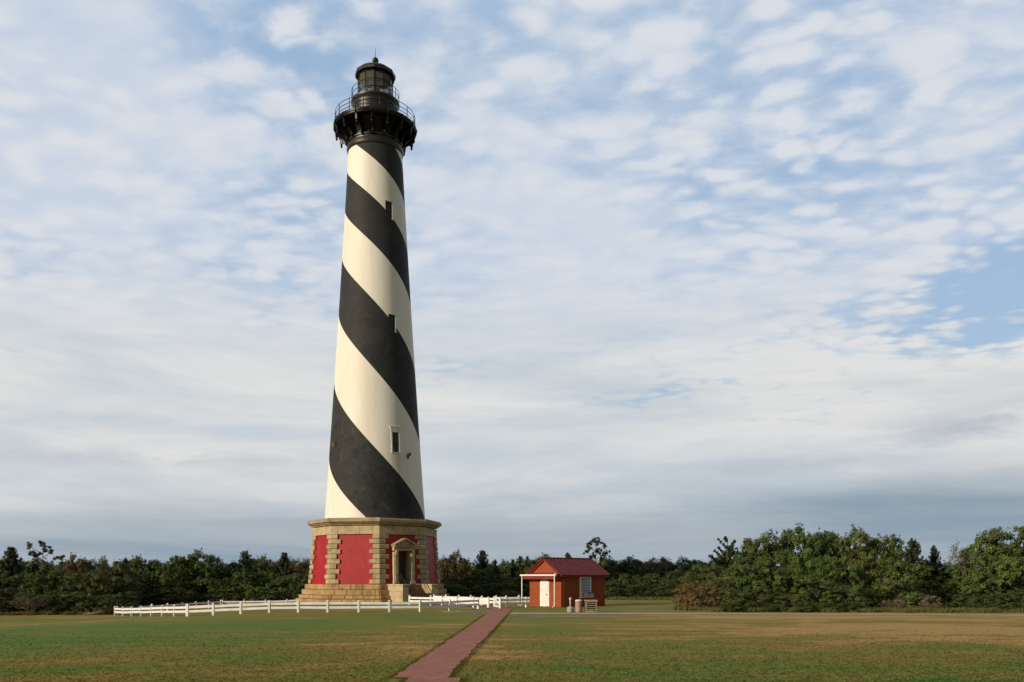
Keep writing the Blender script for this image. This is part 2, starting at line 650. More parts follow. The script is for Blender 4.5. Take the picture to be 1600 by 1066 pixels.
W.l(W.mapping(prot, (1.0, 1.35, 1)), wa.inputs[0])
W.l(wv.outputs[0], wa.inputs[1])
vor = W.n('ShaderNodeTexVoronoi', feature='SMOOTH_F1')
vor.inputs['Scale'].default_value = 11.0
vor.inputs['Smoothness'].default_value = .55
W.l(wa.outputs[0], vor.inputs['Vector'])
cell = W.rng(vor.outputs['Distance'], .75, .10)
puff = W.math('ADD', W.math('MULTIPLY', puff, .62), W.math('MULTIPLY', cell, .24))
# rippled stretches alternate with smooth veil
amp = W.rng(W.noise(W.mapping(plane, (.9, .8, 1), (8.3, 2.9, 0)), 1.0, 3, .5, .3), .38, .62, .45, 1.15)
amp = W.math('ADD', amp, blob(.33, .40, .20, .12, .30, .15))
amp = W.math('ADD', amp, blob(-.27, .46, .10, .14, .35, .0))
amp = W.math('MAXIMUM', W.math('ADD', amp, blob(.02, .33, .14, .14, -.6)), .2)
puff = W.math('MULTIPLY_ADD', W.math('SUBTRACT', puff, .455), amp, .455)
cov = W.math('MULTIPLY_ADD', puff, 1.25, 0.0)
cov = W.math('MULTIPLY_ADD', puff2, .70, cov)
cov = W.math('MULTIPLY_ADD', big, .20, cov)
for b_ in ((-.26, .545, .15, .035, -.14, -.12), (.535, .285, .095, .045, -.60, .32), (.0, .575, .11, .022, -.10, 0), (-.33, .33, .10, .02, -.12, -.15),
           (.40, .37, .16, .05, -.12, .1), (.22, .40, .10, .03, -.05, 0), (-.10, .225, .07, .025, -.16, 0), (.10, .205, .13, .014, -.20, .06), (.50, .47, .16, .02, -.08, .2),
           (-.50, .48, .16, .22, .20, 0), (-.42, .25, .22, .10, .12, 0), (.0, .33, .16, .12, .12, 0), (.22, .29, .26, .025, .15, .13), (.50, .42, .2, .02, .05, .2), (.25, .50, .3, .05, .06, .1)):
    cov = W.math('ADD', cov, blob(*b_))
low = W.rng(el, .30, .12, 0, .30)
cov = W.math('ADD', cov, low)
cover = W.rng(cov, .60, 1.05, .16, 1.0)
# cloud tone: bright puffs, blue grey hollows
tone = W.rng(W.math('ADD', W.math('MULTIPLY', puff, .8), W.math('MULTIPLY', puff2, .35)), .38, .66)
cloud = W.mix(tone, c10((.55, .63, .755)), c10((.70, .735, .79)))
lowcloud = W.mix(W.rng(streak, .36, .62), c10((.555, .61, .665)), c10((.745, .75, .74)))
cloud = W.mix(W.rng(el, .36, .20), cloud, lowcloud)
blue = W.mix(.80, sky.outputs[0], c10((.335, .51, .74)))
col = W.mix(cover, blue, cloud)
# grey-blue stratus bank along the horizon, its upper edge broken into shelves
edge = W.math('ADD', el, W.math('MULTIPLY_ADD', W.noise(W.mapping(ang, (1.6, 7, 1), (2, 5, 0)), 1.0, 5, .55, .3), .16, -.08))
edge = W.math('MULTIPLY_ADD', W.math('MAXIMUM', az, -1.0), -.028, edge)
bank = W.rng(edge, .118, .048)
bankcol = W.mix(W.rng(W.noise(W.mapping(ang, (1.5, 16, 1), (7, 0, 0)), 1.0, 6, .6, .4), .36, .62), c10((.245, .33, .405)), c10((.39, .445, .50)))
col = W.mix(W.math('MULTIPLY', bank, .93), col, bankcol)
for b_, c_ in (((.52, .155, .16, .02, .85, .10), (.43, .47, .545)), ((.25, .118, .20, .010, .5, .05), (.44, .48, .54)), ((-.40, .125, .20, .012, .55, .03), (.47, .50, .56)),
               ((.46, .205, .06, .008, .6, .05), (.46, .50, .57))):
    f = W.math('MULTIPLY', blob(*b_), W.rng(W.noise(W.mapping(ang, (6, 26, 1), (1, 3, 0)), 1.0, 5, .6, .4), .40, .60))
    col = W.mix(f, col, c10(c_))
# added dimming of the unseen sky overhead and behind the camera, cuts ambient light
away = W.rng(W.math('ABSOLUTE', az), .72, 1.35, 0, 1)
high = W.rng(el, .75, 1.1, 0, 1)
dull = W.math('MAXIMUM', away, high)
col = W.mix(W.math('MULTIPLY', dull, .9), col, c10((.19, .205, .22)))
bg = W.n('ShaderNodeBackground')
bg.inputs['Strength'].default_value = STR
W.l(col, bg.inputs['Color'])
wo = W.n('ShaderNodeOutputWorld')
W.l(bg.outputs[0], wo.inputs[0])

# ------------------------------------------------------------------ sun and camera
sd = bpy.data.lights.new('sun', 'SUN')
sd.energy = 4.1
sd.angle = R(.6)
sd.color = (1.0, .85, .65)
so = bpy.data.objects.new('sun', sd)
C.objects.link(so)
dirv = Vector((math.cos(SUN_EL) * math.cos(SUN_AZ), math.cos(SUN_EL) * math.sin(SUN_AZ), math.sin(SUN_EL)))
so.rotation_euler = dirv.to_track_quat('Z', 'Y').to_euler()
so.location = (-60, -40, 60)

cam = bpy.data.cameras.new('camera')
cam.sensor_width = 36
cam.lens = 36 * F / 1600
cam.shift_y = (HY - 533.0) / 1600
cam.clip_end = 8000
co = bpy.data.objects.new('camera', cam)
C.objects.link(co)
co.location = (0, 0, H)
co.rotation_euler = (R(90), 0, 0)
sc.camera = co
sc.view_settings.view_transform = 'Standard'
sc.view_settings.look = 'None'
sc.view_settings.exposure = 0
sc.view_settings.gamma = 1

# ------------------------------------------------------------------ ground, road, paths
xs = [-3000, -900, -300, -160] + list(range(-100, 101, 2)) + [160, 300, 900, 3000]
ys = [-600, -100, -20] + list(range(0, 141, 2)) + [180, 300, 800, 3000]
b = MB()
b.v = [(x, y, g(x, y)) for y in ys for x in xs]
nx = len(xs)
for j in range(len(ys) - 1):
    for i in range(nx - 1):
        b.f.append((j * nx + i, j * nx + i + 1, (j + 1) * nx + i + 1, (j + 1) * nx + i))
        b.m.append(0)
        b.s.append(True)
tag(b.build('ground', M['lawn']), kind='structure')


def strip(name, left, right, mat_, dz=.02, n=8):
    """sheet between two edge polylines, laid on the terrain"""
    bb = MB()
    L, Rr = [], []
    for e, out in ((left, L), (right, Rr)):
        for k in range(len(e) - 1):
            for t in range(n):
                u = t / n
                out.append((e[k][0] * (1 - u) + e[k + 1][0] * u, e[k][1] * (1 - u) + e[k + 1][1] * u))
        out.append(e[-1])
    for p, q in zip(L, Rr):
        for t in (0, .5, 1):
            x, y = p[0] * (1 - t) + q[0] * t, p[1] * (1 - t) + q[1] * t
            bb.v.append((x, y, g(x, y) + dz))
    for i in range(len(L) - 1):
        for t in range(2):
            a = i * 3 + t
            bb.f.append((a, a + 1, a + 4, a + 3))
            bb.m.append(0)
            bb.s.append(True)
    # rim down to the ground
    bb2 = MB()
    o = bb.build(name, mat_)
    return tag(o, kind='structure')


def jag(pts, amp, step=.5, seed=1):
    rr = random.Random(seed)
    out = []
    for (a, b_), (c, d) in zip(pts[:-1], pts[1:]):
        n = max(1, int(math.hypot(c - a, d - b_) / step))
        for k in range(n):
            u = k / n
            out.append((a + (c - a) * u + rr.uniform(-amp, amp), b_ + (d - b_) * u + rr.uniform(-amp, amp) * .3))
    out.append(pts[-1])
    return out


def path_sheet(name, centre, width, mat_, dz, jam=.0, step=.4, seed=2):
    rr = random.Random(seed)
    pts = []
    for (a, b_, w0), (c, d, w1) in zip(centre[:-1], centre[1:]):
        n = max(1, int(math.hypot(c - a, d - b_) / step))
        for k in range(n):
            u = k / n
            pts.append((a + (c - a) * u, b_ + (d - b_) * u, w0 + (w1 - w0) * u))
    pts.append(centre[-1])
    bb = MB()
    for i, (x, y, w) in enumerate(pts):
        p0, p1 = pts[max(0, i - 1)], pts[min(len(pts) - 1, i + 1)]
        tx, ty = p1[0] - p0[0], p1[1] - p0[1]
        L = math.hypot(tx, ty) or 1
        nx_, ny_ = ty / L, -tx / L
        for t in (-.5, 0, .5):
            ww = w * t + (rr.uniform(-jam, jam) if t else 0)
            X, Yy = x + nx_ * ww, y + ny_ * ww
            bb.v.append((X, Yy, g(X, Yy) + dz))
    for i in range(len(pts) - 1):
        for t in range(2):
            a = i * 3 + t
            bb.f.append((a, a + 1, a + 4, a + 3))
            bb.m.append(0)
            bb.s.append(True)
    return tag(bb.build(name, mat_), kind='structure')


path_sheet('brick_path', [(-2.17, 20.2, 1.27), (-1.83, 29, 1.22), (-1.42, 40, 1.27), (-1.10, 50, 1.28), (-.80, 58, 1.35), (-.72, 61.5, 1.5), (-1.25, 65.2, 1.6), (-3.4, 69.2, 1.6), (-6.0, 73.2, 1.7), (-8.15, 76.0, 2.2)],
           0, M['path_brick'], .024, .05, .35, 5)
path_sheet('brick_path', [(-1.78, 10, 1.2), (-1.80, 20.19, 1.2)], 0, M['path_brick'], .024, .015, .45, 6)
path_sheet('service_road', [(-.05, 54.9, 2.6), (14, 54.6, 2.6), (24, 53.6, 2.5), (33, 52.2, 2.4), (60, 47, 2.4)], 0, M['road_tan'], .018, .10, .8, 8)


def patch(name, cx, cy, rx, ry, mat_, dz, seed):
    rr = random.Random(seed)
    bb = MB()
    n = 40
    bb.v.append((cx, cy, g(cx, cy) + dz))
    ph = [rr.uniform(0, 6.28) for _ in range(5)]
    for k in range(n):
        a = 2 * math.pi * k / n
        q = 1 + sum(.12 * math.sin((j + 2) * a + ph[j]) for j in range(5)) + rr.uniform(-.05, .05)
        x, y = cx + rx * q * math.cos(a), cy + ry * q * math.sin(a)
        bb.v.append((x, y, g(x, y) + dz))
    for k in range(n):
        bb.f.append((0, 1 + k, 1 + (k + 1) % n))
        bb.m.append(0)
        bb.s.append(True)
    return tag(bb.build(name, mat_), kind='structure')


patch('gravel_patch', -2.9, 58.5, 1.5, 2.2, M['gravel'], .010, 1)
patch('gravel_patch', 1.1, 51.6, 1.6, .8, M['gravel'], .010, 2)
patch('sand_patch', 3.6, 51.2, 2.0, .55, M['sand'], .011, 3)
patch('sand_patch', -3.9, 57.6, 1.0, 1.3, M['sand'], .014, 4)

# grass: short tufts on the lawn nearest the camera (uncountable)
NT_ = 110000
yy = 17.0 + (rng.random(NT_) ** 1.15) * 35.0
xx = (rng.random(NT_) - .5) * 2 * (.70 * yy)
pc = np.interp(yy, [10, 20.2, 29, 40, 50, 58], [-1.79, -2.15, -1.83, -1.42, -1.10, -.80])
keep = (np.abs(xx - pc) > .66) & (rng.random(NT_) < np.clip((42 - yy) / 24, 0, 1))
xx, yy = xx[keep], yy[keep]
ye = 17 + rng.random(9000) ** 1.3 * 36
pe = np.interp(ye, [10, 20.2, 20.3, 29, 40, 50, 58], [-1.79, -1.79, -2.15, -1.83, -1.42, -1.10, -.80])
xe = pe + np.where(rng.random(9000) < .5, -1, 1) * (.64 + np.abs(rng.normal(0, .06, 9000)))
xx, yy = np.r_[xx, xe], np.r_[yy, ye]
n = len(xx)
nb = 2
cx = np.repeat(xx, nb) + rng.normal(0, .03, n * nb)
cy = np.repeat(yy, nb) + rng.normal(0, .03, n * nb)
cz = np.array([g(a, c) for a, c in zip(cx, cy)])
hgt = (.014 + .026 * rng.random(n * nb) ** 2)
wid = .010 + .012 * rng.random(n * nb)
th = rng.random(n * nb) * 2 * np.pi
ln = rng.normal(0, .03, (n * nb, 2))
V = np.zeros((n * nb, 3, 3))
V[:, 0] = np.c_[cx - np.cos(th) * wid, cy - np.sin(th) * wid, cz]
V[:, 1] = np.c_[cx + np.cos(th) * wid, cy + np.sin(th) * wid, cz]
V[:, 2] = np.c_[cx + ln[:, 0], cy + ln[:, 1], cz + hgt]


def np_mesh(name, V, k, mats, tint=None, smooth_=False):
    """V: (n, k, 3) separate polygons of k corners"""
    n = len(V)
    me = bpy.data.meshes.new(name)
    me.vertices.add(n * k)
    me.vertices.foreach_set('co', V.reshape(-1))
    me.loops.add(n * k)
    me.loops.foreach_set('vertex_index', np.arange(n * k, dtype=np.int32))
    me.polygons.add(n)
    me.polygons.foreach_set('loop_start', np.arange(0, n * k, k, dtype=np.int32))
    me.polygons.foreach_set('loop_total', np.full(n, k, dtype=np.int32))
    for m in mats:
        me.materials.append(m)
    if tint is not None:
        at = me.attributes.new('tint', 'FLOAT', 'FACE')
        at.data.foreach_set('value', tint.astype(np.float32))
    me.update(calc_edges=True)
    me.validate()
    return me


go = bpy.data.objects.new('grass', np_mesh('grass', V, 3, [M['blade']]))
C.objects.link(go)
tag(go, 'short mown lawn grass, patchy green and brown, around the brick path', None, None, 'stuff')
go['label'] = 'short mown patchy green and brown lawn grass in the foreground'

# unmown grass along the feet of the woods (uncountable)
pts = []
for (p0, y0, p1, y1, n_) in ((1135, 57.6, 1700, 56.2, 5200), (1055, 60.8, 1135, 57.8, 700), (-90, 74.5, 185, 77.5, 2600), (950, 86.5, 1062, 86.5, 900), (690, 89.5, 830, 89.5, 900)):
    t = rng.random(n_)
    Y_ = y0 + (y1 - y0) * t + np.abs(rng.normal(0, .6, n_)) + .5 * np.sin(t * 60)
    pts.append(np.c_[(p0 + (p1 - p0) * t - CXP) / F * Y_, Y_])
pts = np.concatenate(pts)
n = len(pts)
nb = 5
cx = np.repeat(pts[:, 0], nb) + rng.normal(0, .07, n * nb)
cy = np.repeat(pts[:, 1], nb) + rng.normal(0, .07, n * nb)
cz = np.array([g(a, c) for a, c in zip(cx, cy)])
hgt = np.repeat(.10 + .30 * rng.random(n) ** 2, nb) * (.6 + .6 * rng.random(n * nb))
th = rng.random(n * nb) * 2 * np.pi
ln = rng.normal(0, .09, (n * nb, 2))
wid = .012 + .014 * rng.random(n * nb)
V = np.zeros((n * nb, 3, 3))
V[:, 0] = np.c_[cx - np.cos(th) * wid, cy - np.sin(th) * wid, cz]
V[:, 1] = np.c_[cx + np.cos(th) * wid, cy + np.sin(th) * wid, cz]
V[:, 2] = np.c_[cx + ln[:, 0], cy + ln[:, 1], cz + hgt]
tg = bpy.data.objects.new('tall_grass', np_mesh('tall_grass', V, 3, [M['tall_blade']]))
C.objects.link(tg)
tag(tg, 'ragged strip of taller unmown grass along the foot of the trees', None, None, 'stuff')

# ------------------------------------------------------------------ lighthouse
LH_ROT = R(34.8)
LH = tag(empty('lighthouse', (LHX, LHY, 0), LH_ROT), 'tall lighthouse with black and white spiral stripes on a red and stone octagonal base', 'lighthouse')
CAMA = R(-81.0) - LH_ROT           # local azimuth that looks at the camera


def octo(r, off=0.0):
    return [(r * math.cos(R(-112.5 + 45 * k) + off), r * math.sin(R(-112.5 + 45 * k) + off)) for k in range(8)]


# stepped rough stone plinth, each course of separate blocks with open joints
bb = MB()
rr = random.Random(5)
zc_ = [(-1.3, .26, 7.62), (.26, .62, 7.34), (.62, 1.13, 7.06), (1.13, 1.62, 6.76)]
for z0, z1, rad in zc_:
    bb.prism(octo(rad - .05), z0, z1 - .02)
    poly = octo(rad)
    for k in range(8):
        p, q = Vector(poly[k]), Vector(poly[(k + 1) % 8])
        L = (q - p).length
        d = (q - p).normalized()
        nrm = Vector((d.y, -d.x))
        t = 0.0
        while t < L - .01:
            w = min(rr.uniform(.8, 1.5), L - t)
            if L - t - w < .4:
                w = L - t
            c = p + d * (t + w / 2) - nrm * (.14 - rr.uniform(0, .02))
            h = z1 - max(z0, -1.3)
            bb.box((c.x, c.y, (z0 + z1) / 2), (w - .012, .30, h - .015), 0, math.atan2(d.y, d.x), bev=.05)
            t += w
bb.build('plinth', M['plinth_stone'], LH)

# red walls with a door opening
ZB, ZT, RB, RT = 1.60, 6.27, 6.30, 5.93
bb = MB()
lo, hi = octo(RB), octo(RT)
DW, DZ0, DZ1 = .62, 1.64, 4.72
for k in range(8):
    a, c = lo[k], lo[(k + 1) % 8]
    d, e = hi[k], hi[(k + 1) % 8]
    if k != 0:
        bb.add([(a[0], a[1], ZB), (c[0], c[1], ZB), (e[0], e[1], ZT), (d[0], d[1], ZT)], [(0, 1, 2, 3)])
    else:
        def yw(z):
            return lo[0][1] + (hi[0][1] - lo[0][1]) * (z - ZB) / (ZT - ZB)

        def xw(z, s):
            return s * abs(lo[0][0] + (hi[0][0] - lo[0][0]) * (z - ZB) / (ZT - ZB))
        for s in (-1, 1):
            q = [(xw(ZB, s), yw(ZB), ZB), (s * DW, yw(ZB), ZB), (s * DW, yw(DZ1), DZ1), (xw(DZ1, s), yw(DZ1), DZ1)]
            bb.add(q if s < 0 else q[::-1], [(0, 1, 2, 3)])
        bb.add([(xw(DZ1, -1), yw(DZ1), DZ1), (xw(DZ1, 1), yw(DZ1), DZ1), (xw(ZT, 1), yw(ZT), ZT), (xw(ZT, -1), yw(ZT), ZT)], [(0, 1, 2, 3)])
bb.build('base_wall', M['red_wall'], LH)
YW = -RB * math.cos(R(22.5))        # door wall plane near its foot

# corner quoins, ten rock-faced courses each
lq = random.Random(11)
for k in range(8):
    a = R(-112.5 + 45 * k)
    bb = MB()
    for i in range(10):
        z0 = 1.63 + i * .463
        z1 = z0 + .463
        ra = RB + (RT - RB) * ((z0 + z1) / 2 - ZB) / (ZT - ZB) + .15
        for pas in range(2):
            l1, l2 = (.98, .64) if i % 2 == k % 2 else (.64, .98)
            rad, za, zb_ = ra, z0 + .03, z1 - .03
            if pas == 0:
                rad, za, zb_, l1, l2 = ra - .12, z0, z1, .58, .58
            cp = Vector((rad * math.cos(a), rad * math.sin(a)))
            dl = Vector((math.cos(a - R(112.5)), math.sin(a - R(112.5))))
            dr = Vector((math.cos(a + R(112.5)), math.sin(a + R(112.5))))
            inn = Vector((-math.cos(a), -math.sin(a)))
            nl = Vector((math.cos(a - R(22.5)), math.sin(a - R(22.5))))
            nr = Vector((math.cos(a + R(22.5)), math.sin(a + R(22.5))))
            A, B_ = cp + dl * l1, cp + dr * l2
            poly = [A, cp, B_, B_ - nr * .25, cp + inn * .3, A - nl * .25]
            if pas:
                ch = .045
                ins = [A + nl * -ch - dl * ch, cp + inn * ch, B_ - nr * ch - dr * ch, B_ - nr * .25, cp + inn * .3, A - nl * .25]
                vs = [(p.x, p.y, za) for p in ins] + [(p.x, p.y, za + ch) for p in poly] + [(p.x, p.y, zb_ - ch) for p in poly] + [(p.x, p.y, zb_) for p in ins]
                fs = [tuple(reversed(range(6))), tuple(range(18, 24))]
                for r_ in range(3):
                    fs += [(r_ * 6 + j, r_ * 6 + (j + 1) % 6, r_ * 6 + 6 + (j + 1) % 6, r_ * 6 + 6 + j) for j in range(6)]
                bb.add(vs, fs)
            else:
                bb.prism([(p.x, p.y) for p in poly], za, zb_)
    bb.build('quoin', M['stone'], LH)

# frieze of blocks and moulded cornice
bb = MB()
bb.prism(octo(5.86), 6.25, 7.12)
poly = octo(6.07)
for k in range(8):
    p, q = Vector(poly[k]), Vector(poly[(k + 1) % 8])
    L = (q - p).length
    d = (q - p).normalized()
    nrm = Vector((d.y, -d.x))
    cuts = [0, .62, 1.75, 2.75, L - .62, L]
    for c0, c1 in zip(cuts[:-1], cuts[1:]):
        c = p + d * ((c0 + c1) / 2) - nrm * (.14 - rr.uniform(0, .012))
        bb.box((c.x, c.y, 6.63), (c1 - c0 - .012, .30, .76), 0, math.atan2(d.y, d.x), bev=.012)
bb.build('frieze', M['pale_stone'], LH)
bb = MB()


def octo_stack(bb, prof):
    for (r0, z0), (r1, z1) in zip(prof[:-1], prof[1:]):
        a, c = octo(r0), octo(r1)
        for k in range(8):
            j = (k + 1) % 8
            bb.add([(*a[k], z0), (*a[j], z0), (*c[j], z1), (*c[k], z1)], [(0, 1, 2, 3)])


octo_stack(bb, [(5.8, 7.10), (6.14, 7.10), (6.16, 7.20), (6.30, 7.22), (6.42, 7.36), (6.56, 7.38), (6.56, 7.60), (6.46, 7.66), (6.46, 7.74), (4.6, 7.86)])
bb.build('cornice', M['cornice_stone'], LH)

# the shaft: a spiral grid so that the stripe edges lie on mesh edges
SZ0, SZ1 = 7.70, 44.3
prof_y = np.array([808, 700, 530, 400, 300, 240.])
prof_r = np.array([77.5, 70.2, 58.6, 50.8, 45.2, 41.6]) * .06296 * .995
prof_z = (938.1 - prof_y) * .06296
rc = np.polyfit(prof_z, prof_r, 3)
SR = lambda z: float(np.polyval(rc, z))
ey = np.array([250, 311.5, 384.7, 472, 578.5, 700])
ep = np.array([-.5, 0, .5, 1, 1.5, 2.0])
ez = np.array([H + (900 - y) * (85 - SR((938 - y) * .063) * .99) / F for y in ey])
pcf = np.polyfit(ez, ep, 3)
SP = lambda z: float(np.polyval(pcf, z))
bb = MB()
NU, NZ = 128, 120
for j in range(NZ + 1):
    z = SZ0 + (SZ1 - SZ0) * j / NZ
    for i in range(NU):
        a = CAMA + math.pi * SP(z) + 2 * math.pi * i / NU
        bb.v.append((SR(z) * math.cos(a), SR(z) * math.sin(a), z))
o_in = len(bb.v)
for j in (0, NZ):
    z = SZ0 + (SZ1 - SZ0) * j / NZ
    for i in range(NU):
        a = CAMA + math.pi * SP(z) + 2 * math.pi * i / NU
        bb.v.append(((SR(z) - 1.0) * math.cos(a), (SR(z) - 1.0) * math.sin(a), z))
for j in range(NZ):
    for i in range(NU):
        k = (i + 1) % NU
        bb.f.append((j * NU + i, j * NU + k, (j + 1) * NU + k, (j + 1) * NU + i))
        q = (i * 4) // NU
        bb.m.append(0 if q in (0, 2) else 1)
        bb.s.append(True)
for i in range(NU):
    k = (i + 1) % NU
    bb.f.append((o_in + i, o_in + NU + i, o_in + NU + k, o_in + k))
    bb.f.append((o_in + i, o_in + k, k, i))
    bb.f.append((o_in + NU + k, o_in + NU + i, NZ * NU + i, NZ * NU + k))
    bb.m += [2, 2, 2]
    bb.s += [False] * 3
shaft = bb.build('shaft', [M['tower_white'], M['tower_black'], M['dark_void'], M['white_paint']], LH)
WIN = [(14.05, 15.95, .70), (25.55, 27.25, .76), (36.45, 38.25, .74)]
cut = MB()
for z0, z1, w in WIN:
    cut.box((0, -SR((z0 + z1) / 2) + .20, (z0 + z1) / 2), (w, 1.3, z1 - z0), 3)
cut = cut.build('window_cut', [M['tower_white'], M['tower_black'], M['dark_void'], M['white_paint']], LH)
md = shaft.modifiers.new('cut', 'BOOLEAN')
md.operation = 'DIFFERENCE'
md.object = cut
md.solver = 'EXACT'
bpy.context.view_layer.update()
dg = bpy.context.evaluated_depsgraph_get()
me2 = bpy.data.meshes.new_from_object(shaft.evaluated_get(dg))
shaft.modifiers.clear()
old = shaft.data
shaft.data = me2
me2.name = 'shaft'
me2.set_sharp_from_angle(angle=R(35))
bpy.data.objects.remove(cut)
bpy.data.meshes.remove(old)
# tower windows
for idx, (z0, z1, w) in enumerate(WIN):
    zm = (z0 + z1) / 2
    y0 = -SR(zm)
    bb = MB()
    bb.box((0, y0 + (.32 if idx == 0 else .36), zm), (w - .01, .04, z1 - z0 - .01), 0)
    wn = bb.build('window', M['dark_pane'], LH)
    fr = MB()
    slope = (SR(z1) - SR(z0)) / (z1 - z0)
    fw = .13
    for s in (-1, 1):
        x = s * (w / 2 + fw / 2)
        if idx:
            fr.box((s * (w / 2 - .04), y0 + .31, zm), (.06, .05, z1 - z0 - .03))
            continue
        fr.add([(x - fw / 2, -SR(z0) - .015, z0), (x + fw / 2, -SR(z0) - .015, z0), (x + fw / 2, -SR(z0) + .25, z0), (x - fw / 2, -SR(z0) + .25, z0),
                (x - fw / 2, -SR(z1) - .015, z1), (x + fw / 2, -SR(z1) - .015, z1), (x + fw / 2, -SR(z1) + .25, z1), (x - fw / 2, -SR(z1) + .25, z1)],
               [(3, 2, 1, 0), (4, 5, 6, 7), (0, 1, 5, 4), (1, 2, 6, 5), (2, 3, 7, 6), (3, 0, 4, 7)])
    if idx == 0:
        fr.box((0, -SR(z1) + .13, z1 + .11), (w + .30, .28, .20))
        fr.box((0, -SR(z1) + .12, z1 + .50), (w + .50, .32, .09))
        fr.add([(-w / 2 - .14, -SR(z1) - .012, z1 + .215), (w / 2 + .14, -SR(z1) - .012, z1 + .215), (w / 2 + .24, -SR(z1) - .012, z1 + .445), (-w / 2 - .24, -SR(z1) - .012, z1 + .445),
                (-w / 2 - .14, -SR(z1) + .3, z1 + .215), (w / 2 + .14, -SR(z1) + .3, z1 + .215), (w / 2 + .24, -SR(z1) + .3, z1 + .445), (-w / 2 - .24, -SR(z1) + .3, z1 + .445)],
               [(0, 1, 2, 3), (0, 4, 5, 1), (3, 2, 6, 7), (1, 5, 6, 2), (0, 3, 7, 4)])
        fr.box((0, -SR(z0) + .11, z0 - .05), (w + .34, .34, .09))
        fr.build('window_frame', M['tower_white'], wn)
    else:
        fr.box((0, y0 + .31, zm), (w - .15, .05, .06))
        fr.build('window_frame', M['sash_brown'], wn)
# small lamp bracket on the shaft
bb = MB()
aa = R(-90 + 17)
zl = 13.85
rl = SR(zl)
dd = Vector((math.cos(aa), math.sin(aa), 0))
bb.bar(dd * (rl - .05) + Vector((0, 0, zl)), dd * (rl + .30) + Vector((0, 0, zl)), .08, .08)
bb.tube([dd * (rl + .22) + Vector((0, 0, zl - .05)), dd * (rl + .24) + Vector((0, 0, zl + .25))], [.12, .17], 10)
bb.box(tuple(dd * (rl + .03) + Vector((0, 0, zl - .15))), (.14, .14, .3), 0, aa)
bb.build('wall_lamp', M['rail_iron'], LH)
# rust patch on the lowest black band
bb = MB()
aa = CAMA - R(66)
zl = 15.0
n_ = 14
for k in range(n_):
    q = rr.uniform(.7, 1.2)
    da = .052 * q * math.cos(2 * math.pi * k / n_)
    dzz = .30 * q * math.sin(2 * math.pi * k / n_)
    r0 = SR(zl + dzz) + .012
    bb.v.append((r0 * math.cos(aa + da), r0 * math.sin(aa + da), zl + dzz))
bb.f.append(tuple(range(n_)))
bb.m.append(0)
bb.s.append(False)
bb.build('rust_patch', M['rust'], LH)

# entrance: surround with consoles, pediment, door, transom
yf = YW - .02
bb = MB()
for s in (-1, 1):
    x = s * (DW + .23)
    bb.box((x, yf - .10, 3.12), (.46, .42, 3.0), bev=.015)
    bb.box((x - s * .02, yf - .335, 3.05), (.26, .05, 2.5), bev=.015)
    bb.box((x, yf - .14, 1.75), (.52, .52, .26), bev=.02)
    bb.box((x, yf - .36, 4.50), (.30, .16, .46), bev=.05)
    bb.box((x, yf - .42, 4.66), (.26, .16, .16), bev=.05)
    bb.box((s * (DW + .06), yf + .54, 3.17), (.12, .84, 3.06))
bb.box((0, yf - .08, 4.90), (2.16, .40, .36), bev=.015)
bb.box((0, yf + .54, 4.76), (1.36, .84, .08))
bb.build('door_surround', M['pale_stone'], LH)
bb = MB()
hw, zp0, zp1 = 1.14, 5.22, 5.86
bb.box((0, yf - .22, 5.14), (2 * hw, .80, .13), bev=.02)
bb.prism([(-hw + .1, zp0 - .02), (hw - .1, zp0 - .02), (0, zp1 - .16)], 0, .55, 0, Matrix.Translation((0, yf + .08, 0)) @ Matrix.Rotation(R(90), 4, 'X'))
for s in (-1, 1):
    bb.bar((s * (hw + .02), yf - .22, zp0 + .03), (0, yf - .22, zp1 - .03), .84, .14)
bb.build('pediment', M['cornice_stone'], LH)
bb = MB()
bb.box((0, yf + .80, 2.72), (1.24, .07, 2.20))
for s in (-1, 1):
    bb.box((s * .30, yf + .75, 2.2), (.42, .04, .9), bev=.015)
    bb.box((s * .30, yf + .75, 3.25), (.42, .04, .8), bev=.015)
dr = bb.build('door', M['door_green'], LH)
bb = MB()
bb.tube([(.5, yf + .74, 2.6), (.5, yf + .68, 2.6)], .035, 8)
bb.build('handle', M['rail_iron'], dr)
bb = MB()
bb.box((0, yf + .79, 4.27), (1.24, .08, .88))
bb.box((0, yf + .74, 3.86), (1.24, .06, .08))
bb.build('transom', M['transom_red'], LH)

# steps between two pale cheek blocks
bb = MB()
YF = -9.15
ns = 9
bb.box((0, (YW - 7.2) / 2 + .1, .17), (2.3, abs(YW + 7.2) + .2, 2.9))
for i in range(ns):
    zt = 1.62 - (i + 1) * .17
    yb = -7.2 - (i + 1) * .215
    bb.box((0, (yb - 7.0) / 2, (zt - 1.0) / 2), (2.3, abs(yb + 7.0), zt + 1.0))
bb.build('steps', M['stair_stone'], LH)
for s in (-1, 1):
    bb = MB()
    xm = s * 1.46
    zz = -.9
    for i, (za, zb_) in enumerate(((-.9, .0), (.0, .5), (.5, 1.0), (1.0, 1.5))):
        ycut = [YF, YF + 1.25 + (.5 if i % 2 else 0), -6.1]
        for y0, y1 in zip(ycut[:-1], ycut[1:]):
            bb.box((xm, (y0 + y1) / 2, (za + zb_) / 2), (.60, y1 - y0 - .012, zb_ - za - .012), bev=.012)
    bb.box((xm, (YF - 6.1) / 2, .3), (.56, abs(YF + 6.1) - .06, 2.3))
    bb.box((xm, (YF - 6.15) / 2 - .03, 1.58), (.70, abs(YF + 6.15) + .1, .15), bev=.02)
    bb.build('step_wall', M['pale_stone'], LH)
